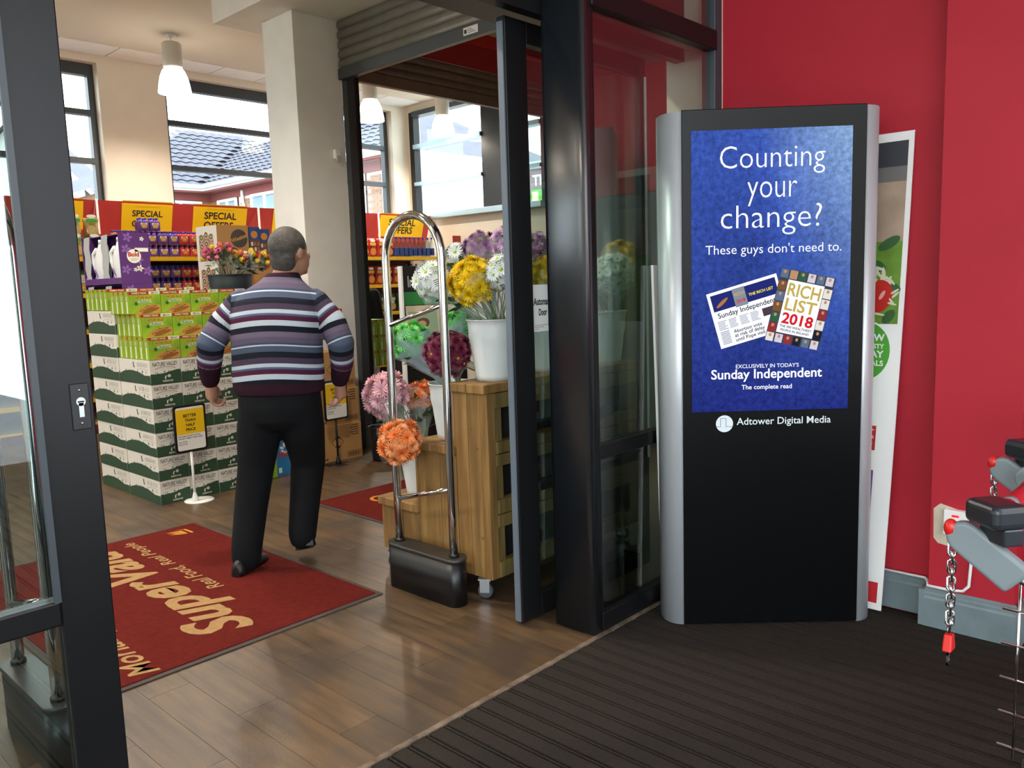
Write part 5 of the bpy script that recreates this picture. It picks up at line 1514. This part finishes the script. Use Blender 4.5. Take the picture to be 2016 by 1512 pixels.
def stripes_mat():
    """knitted stripes driven by the distance along the body or the sleeve (mesh attribute)"""
    m = bpy.data.materials.new('striped_knit'); m.use_nodes = True
    nt = m.node_tree; b = nt.nodes['Principled BSDF']; L = nt.links.new
    at = nt.nodes.new('ShaderNodeAttribute'); at.attribute_name = 'band'
    # the knit repeats every 27 cm
    md = nt.nodes.new('ShaderNodeMath'); md.operation = 'WRAP'; md.inputs[1].default_value = 1; md.inputs[2].default_value = 0
    L(at.outputs['Fac'], md.inputs[0])
    r = nt.nodes.new('ShaderNodeValToRGB'); cr = r.color_ramp; cr.interpolation = 'CONSTANT'
    seq = [(.0, '5c5468'), (.10, '3f4a60'), (.14, 'b9c2cf'), (.165, '4a5468'), (.27, '191c28'), (.38, '463a4c'), (.49, 'b4bdca'), (.56, '4b5a78'), (.60, '4a1f36'), (.69, 'b7c0cc'), (.79, '171a26'), (.90, '6a5e72')]
    cr.elements[0].position = 0; cr.elements[0].color = (*lin(seq[0][1]), 1)
    cr.elements[1].position = seq[1][0]; cr.elements[1].color = (*lin(seq[1][1]), 1)
    for p, c in seq[2:]:
        e = cr.elements.new(p); e.color = (*lin(c), 1)
    L(md.outputs[0], r.inputs[0])
    # maroon rib at the hem and cuffs
    at2 = nt.nodes.new('ShaderNodeAttribute'); at2.attribute_name = 'rib'
    mx = nt.nodes.new('ShaderNodeMix'); mx.data_type = 'RGBA'; mx.inputs[7].default_value = (*lin('2f1624'), 1)
    L(at2.outputs['Fac'], mx.inputs[0]); L(r.outputs[0], mx.inputs[6]); L(mx.outputs[2], b.inputs['Base Color'])
    b.inputs['Roughness'].default_value = .9; b.inputs['Specular IOR Level'].default_value = .15
    tc = nt.nodes.new('ShaderNodeTexCoord'); n = nt.nodes.new('ShaderNodeTexNoise'); n.inputs['Scale'].default_value = 220
    L(tc.outputs['Object'], n.inputs['Vector']); bp = nt.nodes.new('ShaderNodeBump'); bp.inputs['Strength'].default_value = .35; bp.inputs['Distance'].default_value = .004
    L(n.outputs['Fac'], bp.inputs['Height']); L(bp.outputs['Normal'], b.inputs['Normal'])
    return m
def add_attr(me, name, vals):
    a = me.attributes.new(name, 'FLOAT', 'POINT'); a.data.foreach_set('value', vals)
def seg_param(p, path):
    """distance to polyline and length along it"""
    best = (9, 0); acc = 0
    for a, b in zip(path, path[1:]):
        d = b - a; L_ = d.length; t = max(0, min(1, (p - a).dot(d) / (L_ * L_)))
        q = (p - (a + d * t)).length
        if q < best[0]: best = (q, acc + t * L_)
        acc += L_
    return best

# the man: local x to the right, y forward (walking away), z up
man = empty('person', (-.42, 1.82, .0), -YAW, 'man in striped jumper and black trousers walking into the shop, seen from behind', 'person')
# joints
SHL, ELL, WRL = (-.055, .02, 1.405), (-.195, -.03, 1.185), (-.243, .06, .985)
SHR, ELR, WRR = (.345, .02, 1.395), (.455, -.01, 1.165), (.415, .09, .965)
torso = [((.125, .01, .86), .20, .135), ((.125, .0, .93), .21, .145), ((.13, -.005, 1.02), .213, .15), ((.132, -.01, 1.12), .212, .148), ((.135, -.012, 1.22), .212, .145), ((.14, -.012, 1.31), .212, .138),
         ((.145, -.005, 1.39), .2, .125), ((.152, .005, 1.445), .155, .1), ((.165, .02, 1.49), .09, .075)]
legL = [(.035, .0, .86, .108), (.005, .005, .74, .098), (-.03, .02, .53, .074), (-.06, -.01, .33, .066), (-.088, -.05, .1, .05)]
legR = [(.22, .0, .86, .108), (.225, .03, .74, .098), (.222, .1, .54, .074), (.205, .07, .36, .064), (.188, .03, .17, .05)]
HC = Vector((.216, .05, 1.622))
b = MB()
b.loft([ring(c, rx * .95, ry * .95) for c, rx, ry in torso], m_skin)
for pts in ([(*SHL, .052), (*ELL, .042), (*WRL, .03)], [(*SHR, .052), (*ELR, .042), (*WRR, .03)], legL[:-1] + [(-.088, -.05, .08, .045)], legR[:-1] + [(.188, .03, .15, .045)]):
    limb(b, [(p[0], p[1], p[2], p[3] * .92) for p in pts], m_skin)
limb(b, [(.165, .01, 1.45, .066), (.19, .03, 1.53, .062), (.205, .045, 1.59, .06)], m_skin)
# head turned to the right
hz = RZ(radians(-38))
HM = Matrix.Translation(HC) @ hz
b.sphere((0, -.012, .03), .094, m_skin, 20, 14, HM, (.83, 1.03, 1.0))
b.sphere((0, .03, -.035), .068, m_skin, 18, 12, HM, (.9, 1.0, 1.15))
b.sphere((0, .103, -.01), .016, m_skin, 10, 8, HM, (.8, 1.0, 1.5))            # nose
b.sphere((0, .088, -.058), .016, m_skin, 10, 6, HM, (1.4, .7, .8))           # lips
b.sphere((0, .075, -.088), .02, m_skin, 10, 6, HM, (1.2, .9, .8))            # chin
for s in (-1, 1):
    b.sphere((s * .079, -.005, .0), .026, m_skin, 12, 8, HM, (.4, .75, 1.2))   # ears
# hands: palm, four fingers, thumb
def hand(b, wr, side, m):
    w = Vector(wr)
    d = Vector((-.08 if side < 0 else -.02, .25, -1)).normalized()
    acr = Vector((0, 1, .25)).normalized()
    inn = Vector((1 if side < 0 else -1, 0, 0))
    limb(b, [(*(w - d * .01), .027), (*(w + d * .035), .03), (*(w + d * .075), .033)], m, 12)
    for k, (off, ln) in enumerate(((-.027, .066), (-.009, .076), (.009, .07), (.026, .056))):
        p0 = w + d * .08 + acr * off; p1 = p0 + d * ln * .45 + inn * .012; p2 = p1 + d * ln * .22 + inn * .026; p3 = p2 - d * .008 + inn * .022
        limb(b, [(*p0, .0105), (*p1, .0098), (*p2, .009), (*p3, .0085)], m, 8)
    q0 = w + d * .03 + acr * .026 + inn * .008; q1 = q0 + d * .03 + acr * .018 + inn * .012; q2 = q1 + d * .03 + inn * .01
    limb(b, [(*q0, .013), (*q1, .0115), (*q2, .01)], m, 8)
hand(b, WRL, -1, m_skin); hand(b, WRR, 1, m_skin)
body = fuse('body', b, .0062, man, 3)
# hair
b = MB()
b.sphere((0, -.022, .04), .1, m_hair, 20, 14, HM, (.86, 1.0, .98))
b.sphere((0, -.05, -.02), .08, m_hair, 18, 12, HM, (.95, .75, 1.1))
hair = fuse('hair', b, .007, man, 3)
bm = bmesh.new(); bm.from_mesh(hair.data); Hi = HM.inverted()
kill = [f for f in bm.faces if (lambda q: q.y > .062 - .3 * max(0, .0 - q.z) - (.05 if q.z < .02 else 0) or q.z < -.088 or (abs(q.x) > .06 and q.z < .0 and q.y > -.03))(Hi @ f.calc_center_median())]
bmesh.ops.delete(bm, geom=kill, context='FACES'); bm.to_mesh(hair.data); bm.free()
# jumper
m_knit = stripes_mat()
b = MB()
jt = [((.125, 0.0, .925), .218, .158), ((.125, -.002, .95), .226, .165), ((.128, -.005, 1.0), .232, .172), ((.132, -.01, 1.12), .228, .168), ((.135, -.012, 1.22), .228, .165), ((.14, -.012, 1.31), .228, .155),
      ((.145, -.006, 1.39), .212, .138), ((.152, .004, 1.445), .168, .112), ((.166, .018, 1.49), .105, .088), ((.178, .022, 1.53), .076, .073)]
b.loft([ring(c, rx, ry, 28) for c, rx, ry in jt], m_knit)
SL_L = [(-.03, .02, 1.385, .078), (-.135, .0, 1.28, .074), (*ELL, .07), (-.228, .02, 1.07, .06), (-.243, .058, .995, .047)]
SL_R = [(.32, .02, 1.375, .078), (.415, .005, 1.27, .072), (*ELR, .068), (.443, .04, 1.06, .058), (.417, .088, .975, .046)]
limb(b, SL_L, m_knit, 18); limb(b, SL_R, m_knit, 18)
jump = fuse('jumper', b, .0062, man, 6)
me = jump.data
pL = [Vector(p[:3]) for p in SL_L]; pR = [Vector(p[:3]) for p in SL_R]
band = []; rib = []
def is_arm(p):
    d = min(seg_param(p, pL)[0], seg_param(p, pR)[0])
    return d < .09 and (p.x < -.078 + .08 * max(0, p.z - 1.3) or p.x > .358 - .08 * max(0, p.z - 1.3))
for f in me.polygons:
    arm = is_arm(f.center); right = f.center.x > .14
    for vi in f.vertices:
        p = me.vertices[vi].co
        sag = .025 * math.cos((p.x - .13) / .23 * pi / 2)
        if arm:
            s = seg_param(p, pR if right else pL)[1]; z = 1.40 - s * 1.02
            rib.append(max(0, min(1, (s - .375) / .004)))
        else:
            z = p.z - sag
            rib.append(max(0, min(1, max((.985 + sag * .3 - p.z) / .004, (p.z - 1.512) / .004))))
        band.append((1.425 - z) / .262 + 1.13)
for nm_, vals in (('band', band), ('rib', rib)):
    a_ = me.attributes.new(nm_, 'FLOAT', 'CORNER'); a_.data.foreach_set('value', vals)
# trousers
b = MB()
b.loft([ring(c, rx, ry, 22) for c, rx, ry in (((.125, .0, .98), .2, .142), ((.125, 0, .93), .208, .15), ((.125, .0, .86), .212, .155), ((.125, .0, .79), .19, .14), ((.125, .0, .745), .13, .1))], m_trs)
limb(b, [(.035, .0, .85, .118), (.005, .005, .72, .112), (-.03, .02, .53, .092), (-.06, -.01, .33, .084), (-.085, -.045, .13, .078), (-.088, -.05, .075, .074)], m_trs, 18)
limb(b, [(.218, .0, .85, .118), (.225, .03, .72, .11), (.222, .1, .54, .09), (.203, .07, .36, .08), (.188, .03, .19, .073), (.186, .028, .155, .07)], m_trs, 18)
fuse('trousers', b, .0095, man, 5)
def shoe(b, heel, toe, up, m):
    h = Vector(heel); t = Vector(toe); d = t - h; L_ = d.length; d.normalize(); sd = Vector((d.y, -d.x, 0)).normalized(); u = sd.cross(d)
    if u.z < 0: u = -u
    rings = []
    for f, wd, z1 in ((0, .018, .05), (.04, .033, .075), (.15, .038, .082), (.3, .038, .08), (.5, .042, .06), (.7, .048, .045), (.88, .042, .035), (.97, .026, .026), (1, .012, .02)):
        c = h + d * L_ * f
        rings.append([c + sd * wd * cos(a) + u * (max(0, sin(a)) * z1 if sin(a) > 0 else 0) for a in [2 * pi * i / 16 for i in range(16)]])
    b.loft(rings, m)
b = MB(); shoe(b, (-.115, -.145, .014), (-.062, .155, .014), 0, m_shoe); b.build('shoe', man)
b = MB(); shoe(b, (.235, -.02, .125), (.135, .2, .03), 0, m_shoe); b.build('shoe', man)

# second shopper, dark figure past the shutter guide
wm = empty('person', (2.78, 5.25, 0), radians(-50), 'dark haired person in black coat standing past the shutter guide, seen from behind', 'person')
b = MB()
b.loft([ring(c, rx, ry) for c, rx, ry in (((0, 0, .84), .17, .12), ((0, 0, .95), .165, .115), ((0, 0, 1.1), .155, .11), ((0, 0, 1.28), .17, .115), ((0, 0, 1.38), .14, .09), ((0, .01, 1.45), .07, .06))], m_skin)
for s in (-1, 1):
    limb(b, [(s * .16, 0, 1.36, .045), (s * .2, -.02, 1.1, .038), (s * .17, .1, .92, .028), (s * .15, .16, .87, .025)], m_skin)
    limb(b, [(s * .085, 0, .84, .085), (s * .09, 0, .48, .058), (s * .09, 0, .09, .04)], m_skin)
    for k in range(4): limb(b, [(s * (.13 + .012 * k), .18, .86, .009), (s * (.13 + .012 * k), .22, .84, .008), (s * (.13 + .012 * k), .23, .81, .007)], m_skin, 8)
    limb(b, [(s * .11, .17, .87, .01), (s * .1, .2, .88, .009)], m_skin, 8)
limb(b, [(0, .01, 1.42, .055), (0, .02, 1.5, .05)], m_skin)
b.sphere((0, .02, 1.59), .095, m_skin, 18, 12, None, (.82, 1, 1.15)); b.sphere((0, .115, 1.575), .014, m_skin, 8, 6, None, (.8, 1, 1.5))
b.sphere((0, .1, 1.53), .014, m_skin, 8, 6, None, (1.4, .7, .8))
for s in (-1, 1): b.sphere((s * .08, .01, 1.585), .022, m_skin, 10, 6, None, (.4, .75, 1.2))
fuse('body', b, .008, wm, 3)
b = MB(); b.sphere((0, 0, 1.61), .112, mat('dark_hair', '1e1917', .6, noise=(60, .4)), 18, 12, None, (.9, .9, 1.0)); b.sphere((0, -.035, 1.48), .1, b.mats[0], 16, 10, None, (1.0, .65, 1.25))
fuse('hair', b, .01, wm, 3)
m_coat = mat('black_coat', '16171a', .85, noise=(9, .25))
b = MB(); b.loft([ring(c, rx, ry, 22) for c, rx, ry in (((0, 0, .62), .22, .16), ((0, 0, .8), .21, .155), ((0, 0, 1.05), .2, .145), ((0, 0, 1.28), .215, .145), ((0, 0, 1.38), .18, .12), ((0, .01, 1.46), .09, .08))], m_coat)
for s in (-1, 1): limb(b, [(s * .17, 0, 1.36, .07), (s * .215, -.02, 1.1, .062), (s * .175, .09, .93, .05)], m_coat)
fuse('coat', b, .011, wm, 4)
b = MB()
for s in (-1, 1): limb(b, [(s * .085, 0, .84, .1), (s * .09, 0, .48, .075), (s * .09, 0, .08, .065)], m_trs)
fuse('trousers', b, .011, wm, 4)
for s in (-1, 1):
    b = MB(); shoe(b, (s * .09, -.08, .0), (s * .1, .17, .0), 0, m_shoe); b.build('shoe', wm)
# ------------------------------------------------------------------ outside the windows
MB().box(-40, 60, 8.3, 80, -.3, -.1, m_grass).build('ground_outside', kind='structure')
MB().box(-40, -7.2, -30, 8.3, -.3, -.12, m_grass).build('ground_street', kind='structure')
MB().box(-7.2, 1.4, -30, -5.5, -.3, -.12, m_grass).build('ground_forecourt', kind='structure')
m_rend = mat('pale_render', 'd8d2c8', .8)
ho = empty('brick_house', (8.6, 20, -.1), label='L-shaped brick house with grey tiled roofs beyond the back windows', cat='house')
HX, HY = 8.6, 20.0
def hw(mb, *a): return mb
MB().box(-2.0, 5, .4, 8, 0, 4.35, m_brick).build('wall', ho)
MB().box(.4, 3.4, -8.0, .4, 0, 4.35, m_brick).build('wall', ho)
MB().box(.4, 3.4, -8.06, -8.0, 0, 4.35, m_rend).build('end_wall', ho)
EZ = 4.40; PT = math.tan(radians(30))
ro = MB()
ro.add([(-2.4, 0, EZ), (0, 0, EZ), (4.0, 4.0, EZ + 4 * PT), (1.6, 4.0, EZ + 4 * PT)], [(0, 1, 2, 3)], m_tile)
ro.add([(-2.4, 0, EZ), (1.6, 4.0, EZ + 4 * PT), (-2.4, 8, EZ)], [(0, 1, 2)], m_tile)
roof1 = ro.build('roof', ho)
ro = MB()
ro.add([(0, -8.4, EZ), (0, 0, EZ), (3.0, 3.0, EZ + 3 * PT), (3.0, -5.4, EZ + 3 * PT)], [(0, 1, 2, 3)], m_tile)
ro.add([(0, -8.4, EZ), (3.0, -5.4, EZ + 3 * PT), (6.0, -8.4, EZ)], [(0, 1, 2)], m_tile)
roof2 = ro.build('roof', ho)
TV = [(0, 0, .035), (.08, 0, .065), (.16, 0, .07), (.24, 0, .045), (.3, 0, .035), (0, .4, .005), (.08, .4, .035), (.16, .4, .04), (.24, .4, .015), (.3, .4, .005)]
TF = [(0, 1, 6, 5), (1, 2, 7, 6), (2, 3, 8, 7), (3, 4, 9, 8), (0, 1, 2), (0, 2, 3), (0, 3, 4)]
sl = .34; ca, sa = cos(radians(30)), sin(radians(30))
t1 = MB(); t2 = MB()
for j in range(13):
    d = j * sl * ca; z = EZ + j * sl * sa
    i = -2.4 + d
    while i < d: t1.add(TV, TF, m_tile, True, T(i, d, z) @ RX(radians(30))); i += .3
for j in range(10):
    d = j * sl * ca; z = EZ + j * sl * sa
    i = -8.4 + d
    while i < d: t2.add(TV, TF, m_tile, True, T(d, i + .3, z) @ RZ(-pi / 2) @ RX(radians(30))); i += .3
t1.build('roof_tiles', roof1, kind='stuff', fix=False); t2.build('roof_tiles', roof2, kind='stuff', fix=False)
MB().box(-2.4, 0, -.03, 0, EZ - .1, EZ + .02, m_pvc).build('fascia', ho); MB().box(-.03, 0, -8.4, 0, EZ - .1, EZ + .02, m_pvc).build('fascia', ho)
MB().tube([(-2.4, -.09, EZ), (-.09, -.09, EZ), (-.09, -8.4, EZ)], .06, m_pvc, 8).build('gutter', ho)
MB().box(-2.4, .4, .0, .4, EZ - .14, EZ - .1, m_brickred).build('soffit', ho); MB().box(0, .4, -8.4, 0, EZ - .14, EZ - .1, m_brickred).build('soffit', ho)
MB().box(-2.0, .4, .36, .4, EZ - .34, EZ - .14, m_brickred).build('board_band', ho); MB().box(.36, .4, -8.0, .36, EZ - .34, EZ - .14, m_brickred).build('board_band', ho)
m_hp = mat('house_pane', '8fa3ae', .15)
def hwin(axis, a, b, z0, z1):
    w = empty('window', (0, 0, 0), parent=ho)
    fr = MB(); pn = MB()
    def bx(m_, u0, u1, d0, d1, q0, q1, mm):
        if axis == 'x': m_.box(u0, u1, .4 - d1, .4 - d0, q0, q1, mm)
        else: m_.box(.4 - d1, .4 - d0, u0, u1, q0, q1, mm)
    k = max(2, int((b - a) / .55))
    bx(fr, a, b, 0, .08, z0, z0 + .07, m_pvc); bx(fr, a, b, 0, .08, z1 - .07, z1, m_pvc)
    for i in range(k + 1):
        u = a + (b - a - .07) * i / k; bx(fr, u, u + .07, 0, .08, z0 + .07, z1 - .07, m_pvc)
    fr.build('frame', w); bx(pn, a, b, 0, .03, z0, z1, m_hp); pn.build('pane', w)
hwin('x', -1.7, .1, 2.0, EZ - .35)
for a, b in ((-1.15, -.1), (-3.9, -1.9), (-6.0, -4.4), (-6.85, -6.55 + .02), (-7.95, -7.5)): hwin('y', a, b, 2.0, EZ - .35)
MB().tube([(.33, -1.5, EZ - .2), (.33, -1.5, EZ - .5), (.33, -1.6, EZ - .7), (.33, -1.6, .1)], .045, m_pvc, 8).build('downpipe', ho)
# brick pier in the gap right of the column: single bricks
BR = MB().box(-.02, 0, 0, .21, 0, .065, m_brick).mesh('brick'); BR2 = MB().box(-.02, 0, 0, .1, 0, .065, m_brick).mesh('brick')
for (pa, pb, z0) in ((-7.47, -6.9, 2.4), (-1.85, -1.22, 3.0)):
    MB().box(.385, .4, pa, pb, z0 - .02, EZ - .345, m_mortar).build('mortar_bed', ho)
    r = 0; z = z0
    while z < EZ - .42:
        y = pa + .004
        if r % 2: inst(BR2, ho, (.392, y, z)); y += .112
        while y + .21 < pb: inst(BR, ho, (.392, y, z)); y += .222
        r += 1; z += .076
# pale gabled house further left
gh = empty('gabled_house', (7.6, 32, -.1), radians(-35), label='pale gabled house seen through the leftmost back window', cat='house')
MB().box(-2.2, 2.2, 0, 6, 0, 5.6, m_rend).build('wall', gh)
MB().prism([(-2.2, 5.6), (2.2, 5.6), (0, 7.9)], 0, .2, m_rend, frame((0, .2, 0), (1, 0, 0), (0, 0, 1))).build('gable', gh)
for s_ in (-1, 1):
    MB().add([(s_ * 2.6, -.4, 5.15), (0, -.4, 7.95), (0, 6.4, 7.95), (s_ * 2.6, 6.4, 5.15)], [(0, 1, 2, 3)], m_tile).build('roof', gh)
    MB().add([(s_ * 2.6, -.42, 5.1), (0, -.42, 7.9), (0, -.42, 8.1), (s_ * 2.6, -.42, 5.3)], [(0, 1, 2, 3)], m_pvc).build('bargeboard', gh)
w = empty('window', (0, 0, 0), parent=gh)
MB().box(-.8, .8, -.05, 0, 2.8, 4.6, m_pvc).build('frame', w); MB().box(-.7, -.05, -.06, -.05, 2.9, 4.5, m_hp).build('pane', w); MB().box(.05, .7, -.06, -.05, 2.9, 4.5, m_hp).build('pane', w)
# shop fascia across the side yard
fa = empty('shop_fascia', (9.0, 8.9, 2.2), radians(-90), label='plum shop fascia with pale lettering outside the side window', cat='sign')
MB().box(.62, 4.5, 0, .25, .62, 1.28, mat('plum_fascia', '7d5f66', .6)).build('fascia_board', fa)
MB().box(.6, 4.5, -.08, .25, 1.28, 1.4, m_sill).build('cornice', fa)
MB().box(.6, 4.5, -.05, .25, .45, .62, m_sill).build('lower_rail', fa)
MB().box(.62, 4.5, .02, .25, -2.3, .45, m_rend).build('shop_wall', fa)
ft = MB(); ft.text('The', m_case, facing_front(.72, -.004, .98), h=.2, bold=.02, align='L'); ft.build('lettering', fa)
gs = MB().box(.72, 1.3, -.06, -.005, .64, .9, m_gr); gs.box(.76, .9, -.066, -.06, .68, .86, mat('lamp_panel', 'f0c890', .4, emit=.6)); gs.build('green_sign', fa)
# the street behind the camera: plain rendered buildings under the same sky
for i, (x, y, w, d, hh, c) in enumerate(((-16, -3, 5, 9, 5.5, 'cfc6b8'), (-12, -20, 12, 5, 6, 'b9b2a8'))):
    b = MB().box(0, w, 0, d, -.1, hh, mat('render_%d' % i, c, .8)); b.box(-.2, w + .2, -.2, d + .2, hh, hh + .15, m_winframe)
    b.build('street_building', loc=(x, y, 0), label=('low cream building across the street to the left', 'long grey building across the car park')[i], cat='building')
